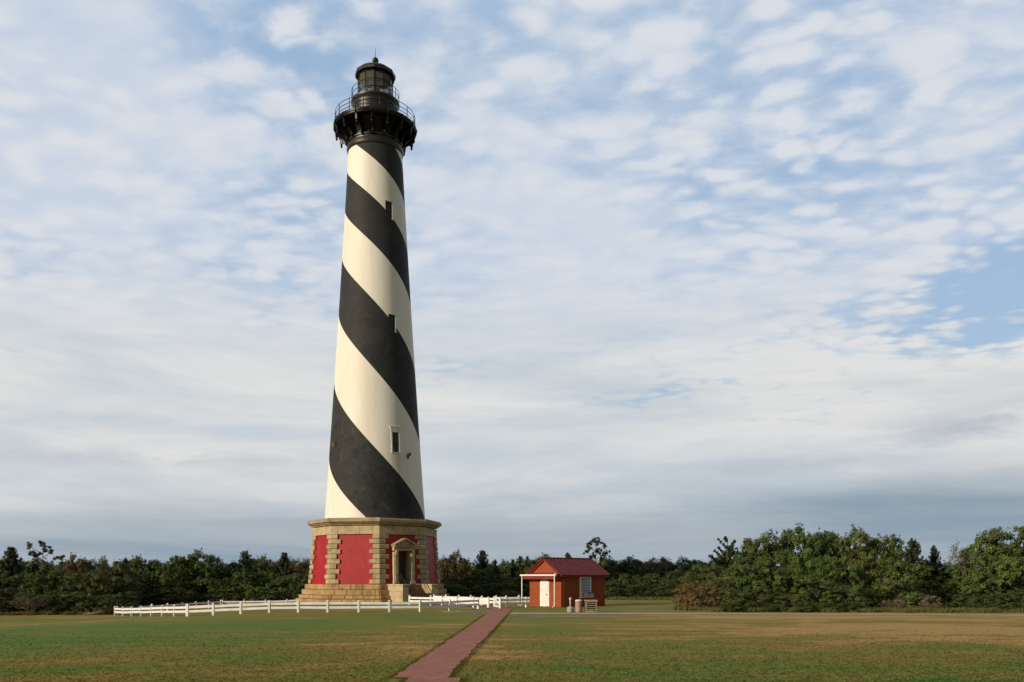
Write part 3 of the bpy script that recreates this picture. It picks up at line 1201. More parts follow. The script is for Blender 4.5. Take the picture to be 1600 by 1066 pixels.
for s in (-1, 1):
    bb = MB()
    xr = s * 1.05
    pts = [(xr, -6.75, 2.58), (xr, -7.3, 2.58), (xr, -9.25, .95)]
    bb.tube(pts, .028, 6)
    bb.tube([(xr, -6.75, 2.15), (xr, -7.3, 2.15), (xr, -9.25, .50)], .022, 6)
    for y_, z0, z1 in ((-6.75, 1.6, 2.58), (-7.3, 1.5, 2.58), (-9.25, -.1, .95)):
        bb.tube([(xr, y_, z0), (xr, y_, z1)], .03, 6)
    bb.build('handrail', M['rail_iron'], LH)

# iron gallery
bb = MB()
bb.lathe([(2.4, 43.75), (2.66, 43.75), (2.74, 43.9), (2.78, 44.1), (2.74, 44.3), (2.62, 44.42), (2.62, 44.55), (2.72, 44.6), (2.72, 44.72), (2.4, 44.72)], 72)
bb.build('collar', M['iron_brown'], LH)
bb = MB()
bb.lathe([(2.55, 44.7), (2.60, 45.0), (2.74, 45.4), (3.0, 45.75), (3.4, 45.98), (3.7, 46.02)], 72)
bb.build('gallery_drum', M['gallery_black'], LH)
bb = MB()
bb.lathe([(2.0, 46.0), (3.90, 46.0), (3.98, 46.06), (3.98, 46.16), (4.05, 46.20), (4.05, 46.40), (3.98, 46.46), (2.0, 46.50)], 96)
bb.build('gallery_deck', M['gallery_black'], LH)
NB = 16
for k in range(NB):
    a = 2 * math.pi * k / NB + CAMA + R(-5)
    Mk = Matrix.Rotation(a, 4, 'Z') @ Matrix.Rotation(R(90), 4, 'X')
    bb = MB()
    # curved rib: outline in (r, z), with an open scroll left between rib and drum
    outer = [(2.60, 44.55), (2.80, 44.55), (2.90, 44.85), (3.06, 45.12), (3.28, 45.34), (3.50, 45.48), (3.68, 45.54)]
    inner = [(2.40, 44.80), (2.48, 44.95), (2.56, 45.15), (2.64, 45.40), (2.82, 45.64), (3.20, 45.85), (3.66, 45.90)]
    for i in range(6):
        q = [outer[i], outer[i + 1], inner[i + 1], inner[i]]
        bb.prism(q, -.065, .065, 0, Mk)
    bb.prism([(2.55, 45.88), (3.95, 45.86), (3.95, 45.995), (2.55, 45.995)], -.065, .065, 0, Mk)
    bb.prism([(3.62, 45.45), (3.88, 45.45), (3.92, 45.88), (3.58, 45.88)], -.085, .085, 0, Mk)
    bb.prism([(2.98, 45.60), (3.10, 45.52), (3.22, 45.9), (3.06, 45.9)], -.05, .05, 0, Mk)
    ct, st = math.cos(a), math.sin(a)
    px_, py_ = 3.76 * ct, 3.76 * st
    bb.tube([(px_, py_, 45.47), (px_, py_, 45.36), (px_, py_, 45.24), (px_, py_, 45.14), (px_, py_, 45.06)], [.07, .10, .12, .08, .03], 8)
    px_, py_ = 2.88 * ct, 2.88 * st
    bb.tube([(px_, py_, 45.2), (px_, py_, 44.92), (px_, py_, 44.72), (px_, py_, 44.6)], [.06, .085, .075, .02], 8)
    bb.tube([(4.0 * ct, 4.0 * st, 45.98), (4.04 * ct, 4.04 * st, 46.3), (4.03 * ct, 4.03 * st, 46.42)], [.05, .075, .05], 8)
    bb.build('gallery_bracket', M['gallery_black'], LH)


def ring_rail(name, rad, z, hgt, nposts, rails, par, tr=.022, pr=.032):
    bb = MB()
    for k in range(nposts):
        a = 2 * math.pi * k / nposts + CAMA + R(6)
        bb.tube([(rad * math.cos(a), rad * math.sin(a), z), (rad * math.cos(a), rad * math.sin(a), z + hgt)], pr, 6)
    for hz in rails:
        bb.tube([(rad * math.cos(2 * math.pi * i / 64), rad * math.sin(2 * math.pi * i / 64), z + hgt * hz) for i in range(64)], tr, 6, closed=True)
    return bb.build(name, M['rail_iron'], par)


ring_rail('gallery_railing', 3.88, 46.44, 1.10, 16, (1.0, .62, .28), LH, .028, .036)
bb = MB()
bb.lathe([(2.16, 46.47), (2.16, 46.75), (2.11, 46.8), (2.11, 48.15), (2.16, 48.2), (2.20, 48.42), (2.30, 48.62), (2.36, 48.68), (2.36, 48.86), (1.2, 48.88)], 72)
for k in range(16):
    a = 2 * math.pi * k / 16 + .1
    bb.box((2.125 * math.cos(a), 2.125 * math.sin(a), 47.48), (.05, .07, 1.34), 0, a)
for zz in (47.35, 47.95):
    bb.lathe([(2.11, zz - .03), (2.145, zz - .03), (2.145, zz + .03), (2.11, zz + .03)], 72)
bb.build('watch_room', M['iron_brown'], LH)
ring_rail('lantern_railing', 2.30, 48.86, 1.02, 14, (1.0, .52), LH, .024, .028)
ND = 12
a0 = CAMA + R(-4)
# lantern: glass panes, bars, floor, lamp inside, roof
bb = MB()
bb.lathe([(1.70, 48.87), (1.70, 49.02), (1.60, 49.02)], ND, 0, False, a0)
bb.lathe([(1.72, 51.20), (1.72, 51.42), (1.2, 51.42)], ND, 0, False, a0)
for k in range(ND):
    a = a0 + 2 * math.pi * k / ND
    bb.bar((1.69 * math.cos(a), 1.69 * math.sin(a), 48.9), (1.69 * math.cos(a), 1.69 * math.sin(a), 51.4), .055, .055)
    a2 = a0 + 2 * math.pi * (k + 1) / ND
    for zz in (49.72, 50.48):
        bb.bar((1.69 * math.cos(a), 1.69 * math.sin(a), zz), (1.69 * math.cos(a2), 1.69 * math.sin(a2), zz), .05, .045)
ln_ = bb.build('lantern_frame', M['rail_iron'], LH)
bb = MB()
bb.lathe([(1.66, 49.0), (1.66, 51.3)], ND, 0, False, a0)
bb.build('lantern_glass', M['glass'], ln_)
bb = MB()
bb.lathe([(0, 48.9), (.45, 48.9), (.45, 49.3), (.30, 49.35), (.30, 49.6), (.42, 49.65), (.42, 50.3), (.25, 50.45), (0, 50.5)], 20)
bb.build('beacon', M['iron_brown'], ln_)
bb = MB()
bb.lathe([(0, 51.38), (1.74, 51.38), (1.95, 51.34), (1.98, 51.40), (1.98, 51.66), (1.90, 51.78), (1.2, 52.25), (.42, 52.55), (.24, 52.62)], ND, 0, False, a0)
bb.build('lantern_roof', M['black_iron'], LH)
bb = MB()
bb.lathe([(.26, 52.55), (.26, 52.78), (.21, 52.82)], 20)
bb.lathe([(.31 * math.sin(math.pi * t / 10) if 0 < t < 10 else 0.0, 53.08 - .31 * math.cos(math.pi * t / 10)) for t in range(11)], 20)
bb.build('ventilator_ball', M['black_iron'], LH)
bb = MB()
bb.tube([(0, 0, 53.3), (0, 0, 54.35)], [.03, .012], 6)
bb.build('lightning_rod', M['rail_iron'], LH)

# ------------------------------------------------------------------ brick oil house with a red metal roof
SH_ROT = R(-53.0)
SHX, SHY = 3.76, 66.0      # near corner
GW, SL, WH, RH = 3.9, 4.55, 2.55, 3.72
SH = tag(empty('brick_shed', (SHX, SHY, g(SHX, SHY)), SH_ROT), 'small red brick outbuilding with a red metal gable roof and white arched door', 'shed')
# local frame: near corner at the origin, gable runs to -x along y=0, the long side runs to +y along x=0
bb = MB()
bb.add([(-GW, 0, -.2), (0, 0, -.2), (0, 0, WH), (-GW / 2, 0, RH - .08), (-GW, 0, WH),
        (-GW, SL, -.2), (0, SL, -.2), (0, SL, WH), (-GW / 2, SL, RH - .08), (-GW, SL, WH)],
       [(0, 1, 2, 3, 4), (9, 8, 7, 6, 5), (1, 6, 7, 2), (5, 0, 4, 9)])
bb.build('wall', M['shed_brick'], SH)
sl_ang = math.atan2(RH - WH, GW / 2)
ov = .26
for s in (-1, 1):
    bb = MB()
    e0 = Vector((-GW / 2 + s * (GW / 2 + ov), 0, WH - ov * math.tan(sl_ang) + .03))
    r0 = Vector((-GW / 2, 0, RH + .03))
    nrm = Vector((s * math.sin(sl_ang), 0, math.cos(sl_ang)))
    ya, yb = -.22, SL + .25
    vs = []
    for y_ in (ya, yb):
        for p in (e0, r0):
            vs += [(p.x, y_, p.z), (p.x + nrm.x * .06, y_, p.z + nrm.z * .06)]
    fs = [(0, 1, 3, 2), (4, 6, 7, 5), (0, 4, 5, 1), (2, 3, 7, 6), (1, 5, 7, 3), (0, 2, 6, 4)]
    if s < 0:
        fs = [tuple(reversed(q)) for q in fs]
    bb.add(vs, fs)
    ns_ = 14
    for i in range(ns_):
        y_ = ya + .03 + (yb - ya - .06) * i / (ns_ - 1)
        a, c = e0 + nrm * .072, r0 + nrm * .072
        bb.bar((a.x, y_, a.z), (c.x, y_, c.z), .045, .075)
    rf = bb.build('roof', M['roof_red'], SH)
    if s > 0:
        bb = MB()
        bb.box((e0.x - .03, (ya + yb) / 2, e0.z - .03), (.06, yb - ya, .13))
        bb.build('eave_board', M['fascia_red'], rf)
bb = MB()
bb.box((-GW / 2, SL / 2, RH + .10), (.22, SL + .5, .07), bev=.02)
bb.build('ridge_cap', M['roof_red'], SH)
bb = MB()
for s in (-1, 1):
    bb.bar((-GW / 2 + s * (GW / 2 + .22), -.12, WH - .20), (-GW / 2, -.12, RH - .06), .06, .075)
bb.build('barge_board', M['fascia_red'], SH)
# pent roof with white gutter and downspouts across the gable
bb = MB()
bb.add([(-GW - .25, -.60, WH - .12), (.05, -.60, WH - .12), (.05, .0, WH + .10), (-GW - .25, 0, WH + .10),
        (-GW - .25, -.60, WH - .40), (.05, -.60, WH - .40), (.05, .0, WH - .40), (-GW - .25, 0, WH - .40)],
       [(0, 1, 2, 3), (7, 6, 5, 4), (0, 4, 5, 1), (1, 5, 6, 2), (3, 7, 4, 0)])
bb.build('pent_roof', M['fascia_red'], SH)
bb = MB()
bb.box((-GW / 2 - .10, -.68, WH - .10), (GW + .50, .14, .13), bev=.03)
bb.box((.10, -.66, WH - .06), (.12, .18, .24), bev=.03)
gt = bb.build('gutter', M['white_paint'], SH)
for x in (-GW - .12, .02):
    bb = MB()
    bb.box((x, -.68, (WH - .15) / 2), (.085, .085, WH - .15), bev=.015)
    bb.bar((x, -.68, .08), (x, -.86, .02), .085, .07)
    bb.build('downspout', M['white_paint'], gt)
bb = MB()
bb.box((.06, .16, WH / 2 - .05), (.08, .08, WH - .15), bev=.015)
bb.box((.10, .12, WH - .15), (.14, .14, .16), bev=.03)
bb.build('drainpipe', M['fascia_orange'], SH)
# arched door
dwx, dh = .46, 2.02


def arch(w, h, rise, n=10):
    p = [(-w, 0), (w, 0), (w, h - rise)]
    p += [(w * math.cos(math.pi * t / n), h - rise + rise * math.sin(math.pi * t / n)) for t in range(1, n)]
    p.append((-w, h - rise))
    return p


Mv = Matrix.Translation((-GW / 2, 0, .02)) @ Matrix.Rotation(R(90), 4, 'X')
bb = MB()
bb.prism(arch(dwx + .10, dh + .10, .26), 0, .06, 0, Mv)
fr_ = bb.build('door_frame', M['white_paint'], SH)
bb = MB()
bb.prism(arch(dwx, dh, .10), .06, .085, 0, Mv)
for x in (-.3, -.1, .1, .3):
    bb.prism([(x - .085, .12), (x + .085, .12), (x + .085, dh - .2), (x - .085, dh - .2)], .086, .10, 0, Mv)
dr = bb.build('door', M['white_paint'], SH)
bb = MB()
bb.tube([(-GW / 2 + .36, -.10, .95), (-GW / 2 + .36, -.17, .95)], .04, 8)
bb.build('handle', M['plastic_dark'], dr)
# louvred opening on the long side
y0, y1, z0, z1 = 1.85, 3.0, .70, 2.34
bb = MB()
for y_ in (y0 + .05, y1 - .05):
    bb.box((.04, y_, (z0 + z1) / 2), (.10, .11, z1 - z0))
bb.box((.04, (y0 + y1) / 2, z1 - .04), (.12, y1 - y0 - .22, .10))
bb.box((.06, (y0 + y1) / 2, z0 + .02), (.16, y1 - y0 + .12, .07))
wn = bb.build('window', M['white_paint'], SH)
bb = MB()
zl = 1.30
for i in range(8):
    z_ = zl + .06 + (z1 - .20 - zl) * i / 7
    bb.add([(.03, y0 + .11, z_ + .035), (.03, y1 - .11, z_ + .035), (.10, y1 - .11, z_ - .03), (.10, y0 + .11, z_ - .03), (.03, y0 + .11, z_ + .01), (.03, y1 - .11, z_ + .01), (.10, y1 - .11, z_ - .05), (.10, y0 + .11, z_ - .05)], [(0, 1, 2, 3), (7, 6, 5, 4), (3, 2, 6, 7), (0, 4, 5, 1)])
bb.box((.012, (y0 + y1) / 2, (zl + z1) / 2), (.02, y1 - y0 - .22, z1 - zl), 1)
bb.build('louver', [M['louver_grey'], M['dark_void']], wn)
bb = MB()
bb.box((.035, (y0 + y1) / 2, (z0 + .06 + zl) / 2 - .01), (.05, y1 - y0 - .22, zl - z0 - .12))
bb.build('lower_panel', M['panel_grey'], wn)

# air conditioner hung under the louvre
AC = tag(empty('air_conditioner', (SHX + .28, SHY, 0), SH_ROT), 'grey air conditioner in a dark casing at the foot of the shed louvre', 'air conditioner')
AC.location = tuple(SH.matrix_basis @ Vector((.0, 0, 0)))
acl = Matrix.Translation((.10, 2.62, .90))
bb = MB()
for (c, d) in (((.22, 0, .20), (.44, .84, .06)), ((.22, -.40, -.02), (.44, .06, .38)), ((.22, .40, .02), (.44, .06, .30))):
    bb.box(c, d, 0, 0, acl, bev=.02)
bb.build('casing', M['plastic_dark'], AC)
bb = MB()
bb.box((.20, 0, -.03), (.38, .72, .36), 0, 0, acl, bev=.03)
for i in range(5):
    bb.box((.40, 0, -.16 + i * .06), (.02, .6, .02), 0, 0, acl)
bb.build('grille', M['panel_grey'], AC)

# ------------------------------------------------------------------ litter bin, ash urn, slatted bin by the road
Yb = 57.2
x0 = wx(904, Yb)
BIN = tag(empty('trash_can', (x0, Yb, g(x0, Yb))), 'round ribbed tan trash can with a cream lid beside the road', 'trash can')
bb = MB()
bb.lathe([(.235, 0), (.25, .03), (.25, .78), (.265, .80), (.265, .84), (.20, .84)], 32)
for k in range(22):
    a = 2 * math.pi * k / 22
    bb.box((.255 * math.cos(a), .255 * math.sin(a), .40), (.022, .034, .74), 0, a)
bb.build('barrel', M['can_tan'], BIN)
bb = MB()
bb.lathe([(.28, .82), (.285, .86), (.24, .90), (.13, .93), (.10, .93), (.10, .84)], 32)
ld = bb.build('lid', M['lid_cream'], BIN)
bb = MB()
bb.lathe([(0, .915), (.101, .915)], 20)
bb.build('opening', M['dark_void'], ld)
x0 = wx(891, Yb)
BIN.scale = (.83, .83, .90)
URN = tag(empty('ash_urn', (x0, Yb, g(x0, Yb))), 'grey concrete drum with a short post and loop top beside the tan trash can', 'ash urn')
bb = MB()
bb.lathe([(0, 0), (.20, 0), (.22, .04), (.21, .28), (.17, .36), (.06, .38), (0, .38)], 24)
bb.build('base', M['concrete_grey'], URN)
bb = MB()
bb.tube([(0, 0, .36), (0, 0, .80)], .035, 10)
bb.tube([(0, 0, .78), (0, 0, .84), (0, 0, .90)], [.04, .075, .07], 10)
bb.tube([(.07 * math.cos(t), 0, .90 + .06 * math.sin(t)) for t in [math.pi * i / 8 for i in range(9)]], .022, 6)
bb.build('post', M['louver_grey'], URN)
x0 = wx(923, Yb)
CR = tag(empty('slatted_box', (x0, Yb, g(x0, Yb)), R(4)), 'waist high weathered wooden box of open slats right of the tan trash can', 'wooden box')
for sx_ in (-.38, .38):
    for sy_ in (-.28, .28):
        bb = MB()
        bb.box((sx_, sy_, .40), (.09, .09, .78), bev=.01)
        bb.build('post', M['weathered_wood'], CR)
for z_, h_ in ((.04, .07), (.19, .045), (.335, .05), (.48, .055), (.63, .06)):
    bb = MB()
    for sy_ in (-.345, .345):
        bb.box((0, sy_, z_), (.86, .03, h_), bev=.006)
    for sx_ in (-.44, .44):
        bb.box((sx_, 0, z_), (.03, .66, h_), bev=.006)
    bb.build('slat', M['weathered_wood'], CR)
CR.scale = (.86, .86, .95)
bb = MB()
bb.box((0, 0, .50), (.62, .44, .50))  # dark block added inside, stands in for shade between the slats
bb.build('gap_shade', M['dark_void'], CR)
bb = MB()
for i in range(5):
    bb.box((0, -.30 + i * .15, .825), (.96, .14, .06), bev=.01)
bb.box((0, -.385, .79), (.94, .03, .12), bev=.006)
bb.build('top', M['weathered_wood'], CR)

# ------------------------------------------------------------------ white two-rail fences
PH = .74


def fence(pts, label, ph=PH, group='white fences around the lighthouse', rails=(.80, .44), last=True):
    x0, y0 = pts[0]
    z0 = g(x0, y0)
    root = tag(empty('fence', (x0, y0, z0)), label, 'fence', group)
    fl = random.Random(int(abs(x0 * 100)) + len(pts))
    P = [(x - x0, y - y0, g(x, y) - z0) for x, y in pts]
    for i, p in enumerate(P):
        j = min(i, len(P) - 2)
        rz = math.atan2(P[j + 1][1] - P[j][1], P[j + 1][0] - P[j][0])
        bb = MB()
        dh_ = fl.uniform(-.02, .02)
        bb.box((p[0], p[1], p[2] + (ph + dh_) / 2 - .15), (.125, .125, ph + dh_ + .30), 0, rz)
        bb.box((p[0], p[1], p[2] + ph + dh_ + .012), (.155, .155, .024), 0, rz)
        bb.box((p[0], p[1], p[2] + ph + dh_ + .054), (.15, .15, .06), 0, rz, taper=.1)
        bb.build('post', M['white_fence'], root)
    for r_ in rails:
        for i in range(len(P) - 1):
            a, c = Vector(P[i]), Vector(P[i + 1])
            d = (c - a).normalized() * .063
            bb = MB()
            a2, c2 = a + d, c - d
            o1, o2 = fl.uniform(-.012, .012), fl.uniform(-.012, .012)
            bb.bar((a2.x, a2.y, a2.z + ph * r_ + o1), (c2.x, c2.y, c2.z + ph * r_ + o2), .045, .155)
            bb.build('rail', M['white_fence'], root)
    return root


def lerp(a, c, n, skip0=False):
    return [(a[0] + (c[0] - a[0]) * i / n, a[1] + (c[1] - a[1]) * i / n) for i in range(1 if skip0 else 0, n + 1)]


PA, PB_, PC = (wx(293, 56.6), 56.6), (wx(179.5, 75), 75), (wx(345, 95), 95)
near = [PA] + [(wx(px, Y_), Y_) for px, Y_ in ((333, 56.5), (376, 56.5), (420.4, 56.5), (465.6, 56.6), (511.5, 56.7), (560, 56.9), (608, 57.1), (656.5, 57.6), (702.5, 59.2), (747, 62.8))]
fence(near, 'long white two rail fence running across the lawn in front of the lighthouse')
fence(lerp(PB_, PA, 7)[:-1] + [(PA[0] - .09, PA[1] + .12)], 'white two rail fence receding at the far left end of the lawn')
fence(lerp((PB_[0] + .12, PB_[1] + .16), PC, 7), 'white two rail fence running back along the left wood behind the other fence')
fence(lerp((PC[0] + .2, PC[1]), (-4.5, 98.5), 12), 'thin distant white fence running behind the lighthouse base')
fence([(wx(640, 71.5), 71.5), (wx(673.3, 70), 70), (wx(691, 68.5), 68.5), (wx(714, 67.2), 67.2), (wx(740, 65.9), 65.9), (wx(763, 65.0), 65.0)], 'white fence along the front side of the walkway to the lighthouse steps')
fence([(wx(678.5, 74.5), 74.5), (wx(697, 73.2), 73.2), (wx(717, 71.9), 71.9), (wx(736, 70.6), 70.6), (wx(753, 69.3), 69.3), (wx(772.5, 67.5), 67.5)], 'white fence along the rear side of the walkway to the lighthouse steps')
fence([(wx(781.5, 63.4), 63.4), (wx(822, 66.0), 66.0)], 'short white fence joining the path gate to the brick shed')
fence([(wx(775, 70.5), 70.5), (wx(790.6, 70.6), 70.6), (wx(810.6, 70.8), 70.8), (wx(830, 71), 71)], 'short white fence behind the gate running up to the rear of the shed')
# gate leaf, swung back on its post
gx, gy = wx(781.5, 63.4), 63.4
ge = (wx(768.5, 66.0) - gx, 66.0 - gy)
GT = tag(empty('gate', (gx, gy, g(gx, gy))), 'white wooden gate with black hinges standing open where the brick path passes the fence', 'gate')
u = Vector((ge[0], ge[1], 0)).normalized()
Lg = math.hypot(*ge) * .62
bb = MB()
for t in (.12, Lg):
    p = u * t
    bb.box((p.x, p.y, .44), (.09, .09, .74), 0, math.atan2(u.y, u.x))
for z_ in (.14, .44, .74):
    a, c = u * .165, u * (Lg - .045)
    bb.bar((a.x, a.y, z_), (c.x, c.y, z_), .04, .13)
a, c = u * .17, u * (Lg - .05)
bb.bar((a.x, a.y, .2), (c.x, c.y, .70), .03, .09)
bb.build('gate_leaf', M['white_fence'], GT)
for z_ in (.20, .72):
    bb = MB()
    p = u * .10 + Vector((0, -.07, 0))
    bb.box((p.x, p.y, z_), (.20, .05, .10), 0, math.atan2(u.y, u.x), bev=.01)
    bb.build('hinge', M['rail_iron'], GT)

# ------------------------------------------------------------------ trees


def norm(a):
    return a / np.maximum(np.linalg.norm(a, axis=-1, keepdims=True), 1e-6)


def leaf_quads(c, nrm, size, r, aspect=.55):
    """diamond leaves centred on c with normals nrm"""
    n = len(c)
    t = norm(np.cross(nrm, r.normal(size=(n, 3))))
    bt = np.cross(nrm, t)
    s = size * (.65 + .7 * r.random((n, 1)))
    V = np.stack([c - t * s, c + bt * s * aspect - nrm * s * .15, c + t * s, c - bt * s * aspect - nrm * s * .15], 1)
    return V


def clumps(cs, outs, r, per, rad, size, up=.35, flat=.75):
    n = len(cs)
    k = n * per
    C_ = np.repeat(cs, per, 0)
    O = np.repeat(outs, per, 0)
    d = norm(r.normal(size=(k, 3))) * (r.random((k, 1)) ** .45) * rad
    d[:, 2] *= flat
    nr = norm(O * .8 + norm(d) * .6 + np.array([0, 0, up]) + r.normal(size=(k, 3)) * .30)
    tint = np.clip(np.repeat(r.random(n), per) * .65 + r.random(k) * .35, 0, 1)
    return leaf_quads(C_ + d, nr, size, r), tint


def limbs(bb, base, ends, r, r0, n=6):
    for e in ends:
        e = Vector(e)
        b0 = Vector(base)
        mid = b0.lerp(e, .5) + Vector((r.normal() * .15, r.normal() * .15, .12 * (e - b0).length))
        bb.tube([b0, b0.lerp(mid, .5) + Vector((0, 0, .03)), mid, mid.lerp(e, .55), e], [r0, r0 * .8, r0 * .55, r0 * .35, r0 * .12], n)


def make_tree(name, cat, crown_me, trunk_me):
    root = empty(name, (0, -500, 0))
    for nm, me in (('crown', crown_me), ('trunk', trunk_me)):
        if me is None:
            continue
        o = bpy.data.objects.new(nm, me)
        C.objects.link(o)
        o.parent = root
    root['category'] = cat
    return root


def trunk_mesh(bb, m):
    o = bb.build('trunk', m)
    me = o.data
    bpy.data.objects.remove(o)
    return me


def broad(seed, low=.1, lobes=17, per=34, cl=15, size=.105, spread=.5, lobe=.23, sparse=1.0):
    cl, size, per = int(cl * 1.3), size * .9, per + 2
    """rounded tree of unit height 5 and width about 5, crown made of lobes of leaf clumps"""
    r = np.random.default_rng(seed)
    Ht, Wd = 5.0, 5.0
    L = []
    tries = 0
    while len(L) < lobes and tries < 4000:
        tries += 1
        th = r.random() * 2 * np.pi
        z = low * Ht + (Ht * .86 - low * Ht) * (r.random() ** .8)
        t = (z / Ht - low) / (1 - low)
        env = Wd * spread * math.sqrt(max(.05, 1 - max(0, (t - .30) / .72) ** 2)) * (.80 + .2 * min(1, t / .25)) - .35
        rad = env * (r.random() ** .35)
        p = np.array([rad * math.cos(th), rad * math.sin(th), z])
        if all(np.linalg.norm((p - q[0]) * np.array([1, 1, 1.15])) > .95 for q in L):
            L.append((p, lobe * Ht * (.55 + .45 * r.random())))
    cs, outs = [], []
    ctr = np.array([0, 0, Ht * .42])
    for p, rl in L:
        n = int(cl * (rl / (lobe * Ht)) * 1.25)
        d = norm(r.normal(size=(n, 3)) + norm(p - ctr) * .7 + np.array([0, 0, .25]))
        rr_ = rl * (.72 + .42 * r.random((n, 1)))
        q = p + d * rr_ * np.array([1, 1, .8])
        q[:, 2] = np.maximum(q[:, 2], .12)
        cs.append(q)
        outs.append(d)
    cs, outs = np.concatenate(cs), np.concatenate(outs)
    if sparse < 1:
        k = r.random(len(cs)) < sparse
        cs, outs = cs[k], outs[k]
    V, tint = clumps(cs, outs, r, per, .31, size)
    # stray twigs of leaves beyond the outline
    k = r.choice(len(cs), len(cs) // 4)
    V2, t2 = clumps(cs[k] + outs[k] * .36, outs[k], r, max(6, per // 4), .17, size * .9)
    me = np_mesh('crown', np.concatenate([V, V2]), 4, [M['leaf']], np.concatenate([tint, t2]))
    bb = MB()
    tops = [p for p, _ in L]
    bb.tube([(0, 0, -.4), (.03, .02, .3), (.05, -.03, .9), (.02, .05, 1.6)], [.24, .19, .15, .12], 8)
    limbs(bb, (.05, -.03, .9), tops[::2], r, .085)
    limbs(bb, (.02, .05, 1.5), tops[1::2], r, .07)
    return me, trunk_mesh(bb, M['bark'])


def conifer(seed, dens=1.0, jag_=1.0, size=.085, rad=.19):
    """red cedar: dark upswept sprays on a cone, ragged tip, unit height 5"""
    r = np.random.default_rng(seed)
    cs, outs = [], []
    bb = MB()
    bb.tube([(0, 0, -.4), (.02, 0, 1.5), (-.03, .02, 3.4), (0, 0, 4.8)], [.17, .12, .07, .015], 7)
    nb = int(70 * dens)
    for i in range(nb):
        t = (i + r.random()) / nb
        z = .25 + 4.45 * t
        Lb = (1.35 * (1 - t) ** .75 + .12) * (.6 + .65 * r.random() * jag_)
        th = i * 2.4 + r.random()
        d = np.array([math.cos(th), math.sin(th), .45 + .5 * t])
        e = np.array([0, 0, z]) + d * Lb
        bb.tube([(0, 0, z), tuple(e * .6 + np.array([0, 0, z]) * .4 - np.array([0, 0, .04])), tuple(e)], [.035, .02, .006], 4)
        m = max(2, int(Lb / .17))
        for q in range(m):
            u = (q + 1) / m
            cs.append(np.array([0, 0, z]) + d * Lb * u)
            outs.append(d)
    cs, outs = np.array(cs), norm(np.array(outs))
    V, tint = clumps(cs, outs, r, 34, rad, size, up=.2, flat=1.0)
    me = np_mesh('crown', V, 4, [M['leaf']], tint)
    return me, trunk_mesh(bb, M['bark'])


def pine(seed, bare=.42, nb=22, spread=1.35):
    """tall thin pine with a few open tufts, unit height 5"""
    r = np.random.default_rng(seed)
    cs, outs = [], []
    bb = MB()
    bb.tube([(0, 0, -.4), (.05, .02, 1.6), (-.04, 0, 3.3), (.02, 0, 4.85)], [.10, .08, .055, .015], 7)
    for i in range(nb):
        t = (i + r.random()) / nb
        z = 5 * bare + 5 * (1 - bare) * .95 * t
        Lb = spread * (.35 + .75 * math.sin(math.pi * min(1, .18 + .80 * t))) * (.35 + .65 * r.random())
        th = i * 2.4 + r.random() * .9
        d = np.array([math.cos(th), math.sin(th), .22 + .5 * t])
        e = np.array([0, 0, z]) + d * Lb
        bb.tube([(0, 0, z), tuple(np.array([0, 0, z]) + d * Lb * .5 - np.array([0, 0, .05])), tuple(e)], [.035, .022, .01], 5)
        for q in range(2 + int(Lb / .3)):
            cs.append(e + r.normal(size=3) * np.array([.2, .2, .09]) - d * Lb * .22 * r.random())
            outs.append(norm(d + np.array([0, 0, .6])))
    cs, outs = np.array(cs), np.array(outs)
    V, tint = clumps(cs, outs, r, 38, .2, .085, up=.5, flat=.6)
    return np_mesh('crown', V, 4, [M['leaf']], tint), trunk_mesh(bb, M['bark'])


def twiggy(seed, nst=16, leaves=0, Ht=5.0, spread=.5, thick=.05, m='grey_twig', trunk_h=0.0):
    """bare or nearly bare branching shrub, unit height 5"""
    r = np.random.default_rng(seed)
    bb = MB()
    tips = []

    def grow(p, d, L, rad, lev):
        q = p + d * L
        m_ = p + d * L * .5 + r.normal(size=3) * L * .06
        bb.tube([tuple(p), tuple(m_), tuple(q)], [rad, rad * .8, rad * .6], 4 if lev else 5, cap=False)
        if lev >= 3:
            tips.append((q, d))
            return
        for _ in range(3 if lev < 2 else 4):
            nd = norm(d + r.normal(size=3) * .42 + np.array([0, 0, .10]))
            grow(q - d * L * .3 * r.random(), nd, L * (.55 + .25 * r.random()), rad * .55, lev + 1)
    for i in range(nst):
        th = 2 * np.pi * i / nst + r.random() * .5
        d = norm(np.array([math.cos(th) * spread, math.sin(th) * spread, .75 + .3 * r.random()]))
        grow(np.array([.12 * math.cos(th), .12 * math.sin(th), trunk_h - .1]), d, Ht * .34 * (.7 + .4 * r.random()), thick, 0)
    if trunk_h:
        bb.tube([(0, 0, -.3), (.05, 0, trunk_h * .5), (0, 0, trunk_h)], [thick * 2.4, thick * 2, thick * 1.8], 7)
    tm = trunk_mesh(bb, M[m])
    cr = None
    if leaves:
        pts = np.array([t[0] for t in tips])
        ds = np.array([t[1] for t in tips])
        V, tint = clumps(pts, ds, r, leaves, .26, .075, up=.2, flat=1.0)
        cr = np_mesh('crown', V, 4, [M['leaf']], tint)
    return cr, tm


